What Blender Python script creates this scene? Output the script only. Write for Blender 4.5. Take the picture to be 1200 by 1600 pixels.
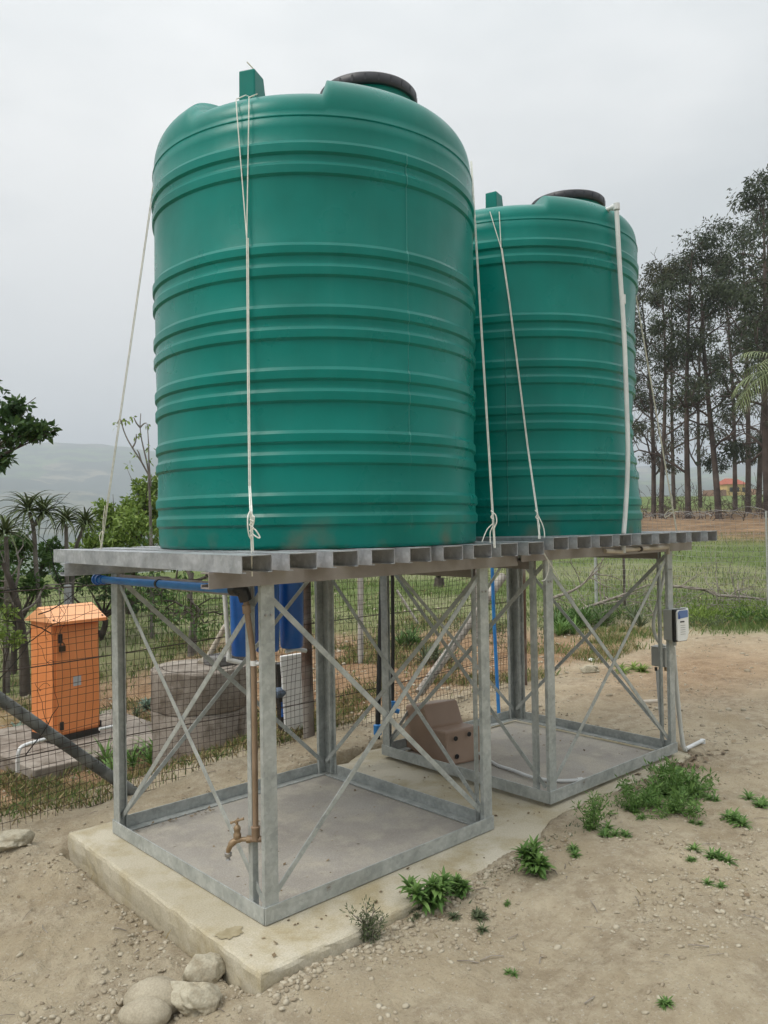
import bpy, math, random
import numpy as np
from mathutils import Vector, Matrix

# ------------------------------------------------------------------ camera, sky, sun
sc = bpy.context.scene
for o in list(bpy.data.objects): bpy.data.objects.remove(o)
COL = sc.collection
CAM = np.array([-1.6721, -2.4488, 1.4472]); YAW, PITCH, ROLL, FPX = 0.8186, 0.0137, -0.0167, 1260.3
_f = np.array([math.cos(PITCH)*math.cos(YAW), math.cos(PITCH)*math.sin(YAW), math.sin(PITCH)])
_r = np.cross(_f, [0, 0, 1]); _r /= np.linalg.norm(_r); _u = np.cross(_r, _f)
_c, _s = math.cos(ROLL), math.sin(ROLL)
RGT, UPV, FWD = _c*_r+_s*_u, -_s*_r+_c*_u, _f
cd = bpy.data.cameras.new('camera'); cam = bpy.data.objects.new('camera', cd); COL.objects.link(cam)
cd.sensor_fit = 'VERTICAL'; cd.sensor_height = 36; cd.lens = FPX/1600*36; cd.clip_start = .05; cd.clip_end = 20000
M = Matrix.Identity(4)
for i in range(3): M[i][0] = RGT[i]; M[i][1] = UPV[i]; M[i][2] = -FWD[i]; M[i][3] = CAM[i]
cam.matrix_world = M; sc.camera = cam
sc.view_settings.view_transform = 'Standard'; sc.view_settings.look = 'None'
sc.view_settings.gamma = 1; sc.view_settings.use_curve_mapping = False; sc.view_settings.exposure = 0.45
SUN_EL, SUN_AZ = math.radians(52), math.radians(168)     # azimuth of the sun measured in the x-y plane
w = bpy.data.worlds.new('World'); sc.world = w; w.use_nodes = True
nt = w.node_tree; N = nt.nodes; L = nt.links; N.clear()
out = N.new('ShaderNodeOutputWorld'); bg = N.new('ShaderNodeBackground'); L.new(bg.outputs[0], out.inputs[0])
sky = N.new('ShaderNodeTexSky'); sky.sky_type = 'NISHITA'; sky.sun_disc = False; sky.sun_elevation = SUN_EL
sky.sun_rotation = math.pi/2-SUN_AZ; sky.dust_density = 4; sky.ozone_density = 1
hs = N.new('ShaderNodeHueSaturation'); hs.inputs['Saturation'].default_value = .1; L.new(sky.outputs[0], hs.inputs['Color'])
tc = N.new('ShaderNodeTexCoord'); mp = N.new('ShaderNodeMapping'); mp.inputs['Scale'].default_value = (1, 1, 2.6)
L.new(tc.outputs['Generated'], mp.inputs[0])
n1 = N.new('ShaderNodeTexNoise'); n1.inputs['Scale'].default_value = 1.5; n1.inputs['Detail'].default_value = 5; n1.inputs['Roughness'].default_value = .5
L.new(mp.outputs[0], n1.inputs[0])
cr = N.new('ShaderNodeValToRGB'); cr.color_ramp.elements[0].position = .37; cr.color_ramp.elements[1].position = .62
cr.color_ramp.elements[0].color = (5.5, 5.75, 5.85, 1); cr.color_ramp.elements[1].color = (7.7, 7.75, 7.7, 1)
L.new(n1.outputs[0], cr.inputs[0])
mx = N.new('ShaderNodeMix'); mx.data_type = 'RGBA'; mx.inputs[0].default_value = .93      # the overcast deck over the clear sky
L.new(hs.outputs[0], mx.inputs[6]); L.new(cr.outputs[0], mx.inputs[7]); 
sx = N.new('ShaderNodeSeparateXYZ'); L.new(tc.outputs['Generated'], sx.inputs[0])
cl = N.new('ShaderNodeMath'); cl.operation = 'MAXIMUM'; cl.inputs[1].default_value = 0; L.new(sx.outputs[2], cl.inputs[0])
sq = N.new('ShaderNodeMath'); sq.operation = 'POWER'; sq.inputs[1].default_value = 3.4; L.new(cl.outputs[0], sq.inputs[0])
ma = N.new('ShaderNodeMath'); ma.operation = 'MULTIPLY_ADD'; ma.inputs[1].default_value = 2.0; ma.inputs[2].default_value = 1; L.new(sq.outputs[0], ma.inputs[0])
vs = N.new('ShaderNodeVectorMath'); vs.operation = 'SCALE'; L.new(mx.outputs[2], vs.inputs[0]); L.new(ma.outputs[0], vs.inputs['Scale']); L.new(vs.outputs[0], bg.inputs[0])
bg.inputs[1].default_value = .098
sd = bpy.data.lights.new('sun', 'SUN'); sd.energy = 1.5; sd.angle = math.radians(22); sd.color = (1, .95, .87)
so = bpy.data.objects.new('sun', sd); COL.objects.link(so)
so.rotation_euler = Vector((math.cos(SUN_EL)*math.cos(SUN_AZ), math.cos(SUN_EL)*math.sin(SUN_AZ), math.sin(SUN_EL))).to_track_quat('Z', 'Y').to_euler()

# ------------------------------------------------------------------ helpers
rs = np.random.RandomState(11); random.seed(5)
def ray(x, y): return FWD+(x-600)/FPX*RGT+(800-y)/FPX*UPV
def pz(x, y, z): d = ray(x, y); return CAM+(z-CAM[2])/d[2]*d      # a point of the photograph on the height z
def pu(x, y, u): d = ray(x, y); return CAM+(u-CAM[0])/d[0]*d      # ... on the vertical plane x = u
def pv(x, y, v): d = ray(x, y); return CAM+(v-CAM[1])/d[1]*d      # ... on the vertical plane y = v
def pd(x, y, D): return CAM+D*ray(x, y)                           # ... at the distance D
def tag(o, label=None, cat=None, group=None, kind=None):
    if label: o['label'] = label
    if cat: o['category'] = cat
    if group: o['group'] = group
    if kind: o['kind'] = kind
    return o
def empty(name, loc, label, cat, group=None, rz=0):
    o = bpy.data.objects.new(name, None); COL.objects.link(o); o.location = loc; o.rotation_euler = (0, 0, rz)
    o.empty_display_size = .1
    return tag(o, label, cat, group)
def mesh_np(name, V, F, mat, smooth=False):
    V = np.asarray(V, float).reshape(-1, 3); F = np.asarray(F, int); k = F.shape[1]
    me = bpy.data.meshes.new(name); me.vertices.add(len(V)); me.vertices.foreach_set('co', V.ravel())
    me.loops.add(F.size); me.loops.foreach_set('vertex_index', F.ravel())
    me.polygons.add(len(F)); me.polygons.foreach_set('loop_start', np.arange(0, F.size, k)); me.polygons.foreach_set('loop_total', np.full(len(F), k))
    me.update(calc_edges=True)
    if smooth: me.polygons.foreach_set('use_smooth', np.ones(len(F), bool))
    if mat: me.materials.append(mat)
    return me
def link(name, me, parent=None, world=True):
    o = bpy.data.objects.new(name, me); COL.objects.link(o)
    if parent is not None:
        o.parent = parent
        if world:                                                # geometry was given in world coordinates
            chain = []; q = parent
            while q: chain.append(q); q = q.parent
            m = Matrix.Identity(4)
            for q in reversed(chain): m = m @ q.matrix_parent_inverse @ q.matrix_basis
            o.matrix_parent_inverse = m.inverted()
    return o
class MB:
    def __init__(s): s.v = []; s.f = []
    def add(s, v, f):
        n = len(s.v); s.v += [tuple(map(float, q)) for q in v]; s.f += [tuple(i+n for i in a) for a in f]; return s
    def box(s, lo, hi, R=None, o=(0, 0, 0)):
        v = [(x, y, z) for x in (lo[0], hi[0]) for y in (lo[1], hi[1]) for z in (lo[2], hi[2])]
        if R is not None: v = [tuple(np.asarray(R) @ np.array(q)) for q in v]
        v = [(a+o[0], b+o[1], c+o[2]) for a, b, c in v]
        return s.add(v, [(0, 1, 3, 2), (4, 6, 7, 5), (0, 4, 5, 1), (2, 3, 7, 6), (0, 2, 6, 4), (1, 5, 7, 3)])
    def bar(s, a, b, w, t, side=(0, 0, 1)):                       # flat bar from a to b; w across `side`, t across the other way
        a = np.array(a, float); b = np.array(b, float); d = b-a; l = np.linalg.norm(d); d /= l
        x = np.cross(d, side); x /= np.linalg.norm(x); y = np.cross(x, d)
        R = np.array([d, x, y]).T
        return s.box((0, -t/2, -w/2), (l, t/2, w/2), R, a)
    def tube(s, pts, r, n=8, cap=True):
        pts = [np.array(q, float) for q in pts]; m = len(pts); rr = r if hasattr(r, '__len__') else [r]*m
        rings = []; prev = None
        for i in range(m):
            t = pts[min(i+1, m-1)]-pts[max(i-1, 0)]; t = t/(np.linalg.norm(t)+1e-12)
            if prev is None:
                a = np.array([0, 0, 1.]) if abs(t[2]) < .9 else np.array([1., 0, 0]); x = np.cross(t, a)
            else: x = prev-t*(prev@t)
            x = x/(np.linalg.norm(x)+1e-12); prev = x; y = np.cross(t, x)
            rings.append([pts[i]+rr[i]*(math.cos(2*math.pi*k/n)*x+math.sin(2*math.pi*k/n)*y) for k in range(n)])
        v = [q for g in rings for q in g]; f = []
        for i in range(m-1):
            for k in range(n): f.append((i*n+k, i*n+(k+1) % n, (i+1)*n+(k+1) % n, (i+1)*n+k))
        if cap: f.append(tuple(range(n-1, -1, -1))); f.append(tuple((m-1)*n+k for k in range(n)))
        return s.add(v, f)
    def lathe(s, prof, c=(0, 0, 0), n=32, axis=None):
        ax = np.array(axis if axis is not None else (0, 0, 1.), float); ax /= np.linalg.norm(ax)
        a = np.array([1., 0, 0]) if abs(ax[0]) < .9 else np.array([0, 1., 0]); x = np.cross(ax, a); x /= np.linalg.norm(x); y = np.cross(ax, x)
        v = []; f = []; c = np.array(c, float); m = len(prof)
        for (r, z) in prof:
            for k in range(n):
                t = 2*math.pi*k/n; v.append(c+ax*z+r*(math.cos(t)*x+math.sin(t)*y))
        for i in range(m-1):
            for k in range(n): f.append((i*n+k, i*n+(k+1) % n, (i+1)*n+(k+1) % n, (i+1)*n+k))
        if prof[0][0] > 1e-6: f.append(tuple(range(n-1, -1, -1)))
        if prof[-1][0] > 1e-6: f.append(tuple((m-1)*n+k for k in range(n)))
        return s.add(v, f)
    def prism(s, poly, ex):                                       # poly: list of 3D points, extruded by the vector ex
        n = len(poly); a = [np.array(q, float) for q in poly]; b = [q+np.array(ex, float) for q in a]
        return s.add(a+b, [tuple(range(n-1, -1, -1)), tuple(range(n, 2*n))]+[(i, (i+1) % n, n+(i+1) % n, n+i) for i in range(n)])
    def build(s, name, mat, parent=None, smooth=False, bevel=0, world=True):
        me = bpy.data.meshes.new(name); me.from_pydata(s.v, [], s.f); me.materials.append(mat)
        if smooth:
            me.polygons.foreach_set('use_smooth', np.ones(len(me.polygons), bool))
            try: me.set_sharp_from_angle(angle=math.radians(40))
            except Exception: pass
        me.update(); o = link(name, me, parent, world)
        if bevel:
            b = o.modifiers.new('bevel', 'BEVEL'); b.width = bevel; b.segments = 2; b.limit_method = 'ANGLE'
        return o
def spline(pts, k=6):                                             # Catmull-Rom through the points
    P = [np.array(q, float) for q in pts]; P = [2*P[0]-P[1]]+P+[2*P[-1]-P[-2]]; o = []
    for i in range(1, len(P)-2):
        for j in range(k):
            t = j/k; a, b, c, d = P[i-1:i+3]
            o.append(.5*((2*b)+(c-a)*t+(2*a-5*b+4*c-d)*t*t+(3*b-a-3*c+d)*t**3))
    o.append(P[-2]); return o
def copy_tree(o, parent=None):
    c = o.copy(); COL.objects.link(c); c.parent = parent
    if parent is not None: c.matrix_parent_inverse = o.matrix_parent_inverse.copy()
    for ch in o.children: copy_tree(ch, c)
    return c
def hsh(ix, iy, s):
    n = (ix*374761393+iy*668265263+s*974634777) & 0x7fffffff
    n = ((n ^ (n >> 13))*1274126177) & 0x7fffffff
    return ((n ^ (n >> 16)) & 0xffff)/65535.
def vnoise(x, y, s=0):
    xi = np.floor(x).astype(np.int64); yi = np.floor(y).astype(np.int64); fx = x-xi; fy = y-yi
    fx = fx*fx*(3-2*fx); fy = fy*fy*(3-2*fy)
    a = hsh(xi, yi, s); b = hsh(xi+1, yi, s); c = hsh(xi, yi+1, s); d = hsh(xi+1, yi+1, s)
    return (a*(1-fx)+b*fx)*(1-fy)+(c*(1-fx)+d*fx)*fy-.5
def fbm(x, y, o=4, s=0):
    r = 0; a = 1
    for i in range(o): r = r+a*vnoise(x*2**i+17.3*i, y*2**i-9.1*i, s+i); a *= .5
    return r
def sst(a, b, x): t = np.clip((x-a)/(b-a), 0, 1); return t*t*(3-2*t)

# ------------------------------------------------------------------ materials
def mat(name, col, rough=.6, metal=0, var=.12, scale=8, col2=None, bump=.0, bscale=60, detail=5, spec=.5, mixlo=.35, mixhi=.65, trans=0, coord='Object'):
    m = bpy.data.materials.new(name); m.use_nodes = True; n = m.node_tree.nodes; l = m.node_tree.links
    b = n['Principled BSDF']; b.inputs['Roughness'].default_value = rough; b.inputs['Metallic'].default_value = metal
    b.inputs['Specular IOR Level'].default_value = spec
    t = n.new('ShaderNodeTexCoord'); no = n.new('ShaderNodeTexNoise'); no.inputs['Scale'].default_value = scale; no.inputs['Detail'].default_value = detail
    l.new(t.outputs[coord], no.inputs[0])
    r = n.new('ShaderNodeValToRGB'); c = np.array(col, float); c2 = np.array(col2, float) if col2 is not None else c*(1+var)
    c1 = c if col2 is not None else c*(1-var)
    r.color_ramp.elements[0].position = mixlo; r.color_ramp.elements[1].position = mixhi
    r.color_ramp.elements[0].color = (*c1, 1); r.color_ramp.elements[1].color = (*c2, 1)
    l.new(no.outputs[0], r.inputs[0]); l.new(r.outputs[0], b.inputs['Base Color'])
    if bump:
        n2 = n.new('ShaderNodeTexNoise'); n2.inputs['Scale'].default_value = bscale; n2.inputs['Detail'].default_value = 6; l.new(t.outputs[coord], n2.inputs[0])
        bp = n.new('ShaderNodeBump'); bp.inputs['Strength'].default_value = 1; bp.inputs['Distance'].default_value = bump
        l.new(n2.outputs[0], bp.inputs['Height']); l.new(bp.outputs[0], b.inputs['Normal'])
    m['b'] = 1
    return m
def leafmat(name, c1, c2, rough=.55, trans=.25):
    m = bpy.data.materials.new(name); m.use_nodes = True; n = m.node_tree.nodes; l = m.node_tree.links
    b = n['Principled BSDF']; b.inputs['Roughness'].default_value = rough; b.inputs['Specular IOR Level'].default_value = .3
    g = n.new('ShaderNodeNewGeometry'); r = n.new('ShaderNodeValToRGB')
    r.color_ramp.elements[0].color = (*c1, 1); r.color_ramp.elements[1].color = (*c2, 1)
    l.new(g.outputs['Random Per Island'], r.inputs[0]); l.new(r.outputs[0], b.inputs['Base Color'])
    tr = n.new('ShaderNodeBsdfTranslucent'); l.new(r.outputs[0], tr.inputs[0])
    ms = n.new('ShaderNodeMixShader'); ms.inputs[0].default_value = trans
    l.new(b.outputs[0], ms.inputs[1]); l.new(tr.outputs[0], ms.inputs[2]); l.new(ms.outputs[0], n['Material Output'].inputs[0])
    return m
GALV = mat('galvanised_steel', (.33, .35, .335), .5, .25, col2=(.45, .47, .45), scale=14, detail=8, bump=.0006, bscale=40)
GALV2 = mat('galvanised_joist', (.30, .31, .325), .42, .5, col2=(.47, .48, .50), scale=9, detail=8, bump=.0006, bscale=30)
BEAR = mat('weathered_bearer', (.22, .19, .17), .6, .2, col2=(.32, .29, .265), scale=7, detail=8)
def tankmat():
    m = mat('green_polyethylene', (.001, .140, .112), .36, 0, col2=(.002, .190, .158), scale=2.2, detail=6, bump=.0012, bscale=9, spec=.22)
    n = m.node_tree.nodes; l = m.node_tree.links; b = n['Principled BSDF']
    t = n.new('ShaderNodeTexCoord')
    mp = n.new('ShaderNodeMapping'); mp.inputs['Scale'].default_value = (9, 9, .7); l.new(t.outputs['Object'], mp.inputs[0])
    no = n.new('ShaderNodeTexNoise'); no.inputs['Scale'].default_value = 2; no.inputs['Detail'].default_value = 8; l.new(mp.outputs[0], no.inputs[0])
    cr = n.new('ShaderNodeValToRGB'); cr.color_ramp.elements[0].position = .52; cr.color_ramp.elements[1].position = .8
    cr.color_ramp.elements[0].color = (0, 0, 0, 1); cr.color_ramp.elements[1].color = (.10, .10, .10, 1); l.new(no.outputs[0], cr.inputs[0])
    mx = n.new('ShaderNodeMix'); mx.data_type = 'RGBA'; mx.inputs[7].default_value = (.05, .25, .20, 1)
    old = b.inputs['Base Color'].links[0].from_socket
    l.new(cr.outputs[0], mx.inputs[0]); l.new(old, mx.inputs[6]); 
    # brown dirt scuffs close to the foot and a few drips
    sp = n.new('ShaderNodeSeparateXYZ'); l.new(t.outputs['Object'], sp.inputs[0])
    mr = n.new('ShaderNodeMapRange'); mr.inputs[1].default_value = .0; mr.inputs[2].default_value = .16; mr.inputs[3].default_value = 1; mr.inputs[4].default_value = 0; l.new(sp.outputs[2], mr.inputs[0])
    n3 = n.new('ShaderNodeTexNoise'); n3.inputs['Scale'].default_value = 5; n3.inputs['Detail'].default_value = 8; l.new(t.outputs['Object'], n3.inputs[0])
    c3 = n.new('ShaderNodeValToRGB'); c3.color_ramp.elements[0].position = .55; c3.color_ramp.elements[1].position = .75; l.new(n3.outputs[0], c3.inputs[0])
    mu = n.new('ShaderNodeMath'); mu.operation = 'MULTIPLY'; l.new(mr.outputs[0], mu.inputs[0]); l.new(c3.outputs[0], mu.inputs[1])
    m2 = n.new('ShaderNodeMix'); m2.data_type = 'RGBA'; m2.inputs[7].default_value = (.12, .13, .09, 1)
    l.new(mu.outputs[0], m2.inputs[0]); l.new(mx.outputs[2], m2.inputs[6]); l.new(m2.outputs[2], b.inputs['Base Color'])
    n4 = n.new('ShaderNodeMapRange'); n4.inputs[1].default_value = .3; n4.inputs[2].default_value = .7; n4.inputs[3].default_value = .24; n4.inputs[4].default_value = .42
    l.new(n3.outputs[0], n4.inputs[0]); l.new(n4.outputs[0], b.inputs['Roughness'])
    return m
def spangle(m, amt=.10, sc=70):
    n = m.node_tree.nodes; l = m.node_tree.links; b = n['Principled BSDF']; old = b.inputs['Base Color'].links[0].from_socket; t = n.new('ShaderNodeTexCoord')
    v = n.new('ShaderNodeTexVoronoi'); v.inputs['Scale'].default_value = sc; l.new(t.outputs['Object'], v.inputs[0]); s_ = n.new('ShaderNodeSeparateColor'); l.new(v.outputs['Color'], s_.inputs[0])
    mr = n.new('ShaderNodeMapRange'); mr.inputs[3].default_value = 1-amt; mr.inputs[4].default_value = 1+amt; l.new(s_.outputs[0], mr.inputs[0])
    q = n.new('ShaderNodeVectorMath'); q.operation = 'SCALE'; l.new(old, q.inputs[0]); l.new(mr.outputs[0], q.inputs['Scale'])
    r1_ = n.new('ShaderNodeTexNoise'); r1_.inputs['Scale'].default_value = 5.5; r1_.inputs['Detail'].default_value = 10; r1_.inputs['Roughness'].default_value = .75; l.new(t.outputs['Object'], r1_.inputs[0])
    rc = n.new('ShaderNodeValToRGB'); rc.color_ramp.elements[0].position = .655; rc.color_ramp.elements[1].position = .72; l.new(r1_.outputs[0], rc.inputs[0])
    x = n.new('ShaderNodeMix'); x.data_type = 'RGBA'; x.inputs[7].default_value = (.17, .12, .08, 1); l.new(rc.outputs[0], x.inputs[0]); l.new(q.outputs[0], x.inputs[6]); l.new(x.outputs[2], b.inputs['Base Color'])
    l.new(mr.outputs[0], b.inputs['Roughness']); mr2 = n.new('ShaderNodeMapRange'); mr2.inputs[3].default_value = .38; mr2.inputs[4].default_value = .62; l.new(s_.outputs[1], mr2.inputs[0]); l.new(mr2.outputs[0], b.inputs['Roughness'])
for m_ in (GALV, GALV2): spangle(m_)
TANK = tankmat(); MLINE = mat('tank_mould_line', (.012, .20, .17), .4, var=.1)
LID = mat('black_lid', (.018, .018, .024), .45, col2=(.03, .03, .037))
ROPE = mat('white_rope', (.74, .74, .68), .9, var=.08, scale=60)
ROPE2 = mat('old_rope', (.58, .54, .44), .9, var=.15, scale=60)
PVC = mat('white_pvc', (.62, .63, .62), .45, var=.08, scale=9)
PVCB = mat('grimy_pvc', (.42, .35, .27), .5, col2=(.55, .50, .42), scale=12)
PVCBR = mat('brown_pvc', (.22, .15, .095), .45, col2=(.28, .195, .13), scale=10)
CREAM = mat('cream_conduit', (.50, .50, .46), .5, var=.06)
BLUE = mat('blue_pvc', (.018, .15, .42), .35, col2=(.03, .20, .50), scale=14)
BLUED = mat('blue_filter', (.012, .10, .38), .3, col2=(.018, .13, .45), scale=9)
BLK = mat('black_plastic', (.012, .012, .013), .4, var=.2)
BRASS = mat('weathered_brass', (.24, .16, .085), .5, .35, col2=(.32, .235, .145), scale=50)
CHROME = mat('dull_chrome', (.35, .34, .33), .35, .8, var=.15)
ORANGE = mat('orange_paint', (.66, .225, .072), .38, col2=(.72, .255, .09), scale=3)
ORANGER = mat('skylit_orange_roof', (.80, .37, .17), .42, col2=(.84, .42, .21), scale=6)  # body orange made paler: sky light on the roof's upward faces is painted in
STICK = mat('grey_plate', (.42, .44, .46), .4, .2, var=.1)
DARKM = mat('dark_steel', (.03, .028, .026), .5, .3)
GREYBOX = mat('grey_enclosure', (.36, .365, .34), .55, var=.05)
WHITEP = mat('white_plastic', (.78, .78, .76), .35, var=.05)
BLUEP = mat('blue_label', (.10, .17, .36), .4, var=.08)
PUMPB = mat('brown_cover', (.27, .18, .125), .45, col2=(.34, .235, .17), scale=3, bump=.0006, bscale=200)
RUST = mat('rusty_pipe', (.10, .055, .035), .8, .2, col2=(.26, .235, .21), scale=3.5, detail=8, mixlo=.4, mixhi=.6)
STRUT = mat('lichen_pipe', (.10, .105, .10), .8, .2, col2=(.24, .25, .235), scale=9, detail=8, mixlo=.4, mixhi=.6)
WIRE = mat('rusty_wire', (.045, .032, .026), .8, .3, col2=(.08, .06, .05), scale=30)
WIREG = mat('bright_wire', (.34, .33, .33), .6, .4, var=.3, scale=3)
def conc(name, c1, c2, c3, s=1.5, bump=.004):
    m = mat(name, c1, .9, 0, col2=c2, scale=s, detail=10, bump=bump, bscale=22, spec=.2)
    n = m.node_tree.nodes; l = m.node_tree.links; b = n['Principled BSDF']; old = b.inputs['Base Color'].links[0].from_socket
    t = n.new('ShaderNodeTexCoord'); a = n.new('ShaderNodeTexNoise'); a.inputs['Scale'].default_value = s*2.3; a.inputs['Detail'].default_value = 12; a.inputs['Roughness'].default_value = .65
    l.new(t.outputs['Object'], a.inputs[0]); r = n.new('ShaderNodeValToRGB'); r.color_ramp.elements[0].position = .46; r.color_ramp.elements[1].position = .64; l.new(a.outputs[0], r.inputs[0])
    x = n.new('ShaderNodeMix'); x.data_type = 'RGBA'; x.inputs[7].default_value = (*c3, 1); l.new(r.outputs[0], x.inputs[0]); l.new(old, x.inputs[6])
    # fine speckle
    a2 = n.new('ShaderNodeTexNoise'); a2.inputs['Scale'].default_value = 160; a2.inputs['Detail'].default_value = 4; l.new(t.outputs['Object'], a2.inputs[0])
    mr = n.new('ShaderNodeMapRange'); mr.inputs[3].default_value = .66; mr.inputs[4].default_value = 1.34; l.new(a2.outputs[0], mr.inputs[0])
    mm = n.new('ShaderNodeVectorMath'); mm.operation = 'SCALE'; l.new(x.outputs[2], mm.inputs[0]); l.new(mr.outputs[0], mm.inputs['Scale']); l.new(mm.outputs[0], b.inputs['Base Color'])
    return m
SLAB = conc('slab_concrete', (.42, .375, .275), (.52, .48, .385), (.37, .315, .20))
SCREED = conc('screed_concrete', (.32, .295, .26), (.40, .375, .335), (.44, .405, .34), 2.2)
CEM = conc('well_concrete', (.22, .19, .16), (.31, .275, .235), (.15, .125, .10), 3)
ROCKM = conc('rough_rock', (.36, .325, .245), (.46, .425, .33), (.27, .23, .16), 6, .012)
SMROCK = conc('smooth_rock', (.33, .29, .215), (.38, .34, .26), (.27, .235, .17), 5, .001)
BARK = mat('eucalypt_bark', (.045, .032, .026), .9, col2=(.12, .09, .075), scale=1.2, detail=8)
BARKG = mat('grey_bark', (.10, .09, .08), .9, col2=(.20, .18, .16), scale=6, detail=8)
BARKD = mat('dark_bark', (.035, .028, .022), .9, col2=(.09, .075, .06), scale=6, detail=8)
EUC = leafmat('eucalypt_leaves', (.022, .034, .017), (.070, .092, .042), trans=.25)
EUC2 = leafmat('eucalypt_leaves_olive', (.030, .036, .017), (.092, .092, .040), trans=.25)
DGREEN = leafmat('dark_tree_leaves', (.025, .06, .018), (.07, .13, .035))
YGREEN = leafmat('yellow_green_leaves', (.10, .17, .03), (.26, .35, .08))
MGREEN = leafmat('mid_green_leaves', (.045, .10, .026), (.12, .21, .055))
BGREEN = leafmat('blue_green_leaves', (.10, .16, .12), (.22, .29, .23))
ALOE = leafmat('aloe_leaves', (.05, .075, .03), (.12, .155, .06), trans=.05)
PALM = leafmat('palm_leaves', (.13, .17, .08), (.24, .28, .14), trans=.1)
GRASS = leafmat('grass_blades', (.075, .125, .032), (.17, .225, .07))
DRYG = leafmat('dry_grass_blades', (.20, .155, .075), (.36, .29, .15), trans=.1)
WEEDG = leafmat('weed_leaves', (.075, .16, .035), (.19, .31, .09))
WEEDD = leafmat('dull_weed_leaves', (.065, .09, .045), (.14, .17, .085))
DEADL = leafmat('dead_leaves', (.10, .065, .035), (.30, .23, .14), trans=.1)
TWIG = mat('grey_twigs', (.15, .125, .10), .9, col2=(.30, .27, .23), scale=20)

# ------------------------------------------------------------------ stand frame numbers (metres)
A, B, H = 1.2839, 1.2478, 1.2291
XJ, PJ, WJ, YF, YB, ZB, ZT = -.2118, .1921, .1221, -.204, 1.3946, 1.2883, 1.3481
C1 = np.array([.745, .585]); C2 = np.array([2.325, .637]); RT = .755

# ------------------------------------------------------------------ the ground
def dt(x, y):
    dx = x-CAM[0]; dy = y-CAM[1]; cf, sf = math.cos(YAW), math.sin(YAW)
    D = dx*cf+dy*sf; s = dx*sf-dy*cf; R = np.hypot(dx, dy)
    return D, s, R
def height(x, y, fine=True):
    D, s, R = dt(x, y); th = s/np.maximum(D, .3); th = np.where(D < .3, np.sign(s)*9, th)
    # near ground
    near = -.072+sst(-.1, 1.3, x)*.08-.03*sst(-.25, -.9, x)
    near = near-.035*np.exp(-(((x+.42)/.22)**2+((y-.15)/.35)**2))+.02*np.exp(-(((x-.0)/.3)**2+((y+.33)/.10)**2))
    near = near-sst(1.95, 3.3, y)*sst(4.0, 1.6, x)*.40
    right = sst(-.28, .02, th)
    near = near+right*(.10*np.exp(-((R-9.5)/1.6)**2)*sst(.2, .4, th))
    zr = np.interp(R, [0, 9, 62, 130, 260, 420, 900, 1500, 2100, 3000, 3600, 6000, 9000], [0, .02, 1.50, 4.2, 8.6, 5, -30, -40, 60, 170, 205, 150, 60])
    zl = np.interp(R, [0, 6, 14, 40, 70, 120, 300, 700, 1150, 1900, 2700, 3500, 4200, 9000], [0, -.02, -.12, -.75, -3.2, -10, -38, -75, -66, 10, 120, 325, 335, 200])
    z = near*sst(40, 12, R)+zr*right+zl*(1-right)
    far = sst(500, 1800, R)
    z = z+far*(fbm(x/900, y/900, 5, 3)*95)+sst(60, 300, R)*(1-far)*fbm(x/80, y/80, 3, 8)*4
    mid = sst(6, 14, R)*sst(300, 60, R); z = z+mid*fbm(x/6, y/6, 4, 21)*.28
    z = z+sst(16, 5, R)*(fbm(x/.7, y/.7, 3, 5)*.050+np.maximum(fbm(x/.28, y/.28, 2, 55), 0)*.02+fbm(x/.16, y/.16, 3, 15)*.016)
    if fine: z = z+sst(12, 4, R)*(fbm(x/.05, y/.05, 2, 31)*.009)+sst(-.18, -.30, x)*sst(-1.2, -.8, x)*sst(-.4, .1, y)*np.abs(fbm(x/.17, y/.17, 3, 66))*.06
    # the soil stays below the slab; it laps a little over its right end
    e = -.215+sst(1.2, 1.7, x)*.12+fbm(x/.12, x*0, 2, 44)*.03
    ins = sst(-.215, -.15, x)*sst(3.13, 3.06, x)*sst(e-.03, e+.03, y)*sst(1.43, 1.37, y)
    z = z*(1-ins)+ins*(-.16)
    return z
def hz(x, y): return float(height(np.array([float(x)]), np.array([float(y)]))[0])
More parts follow.
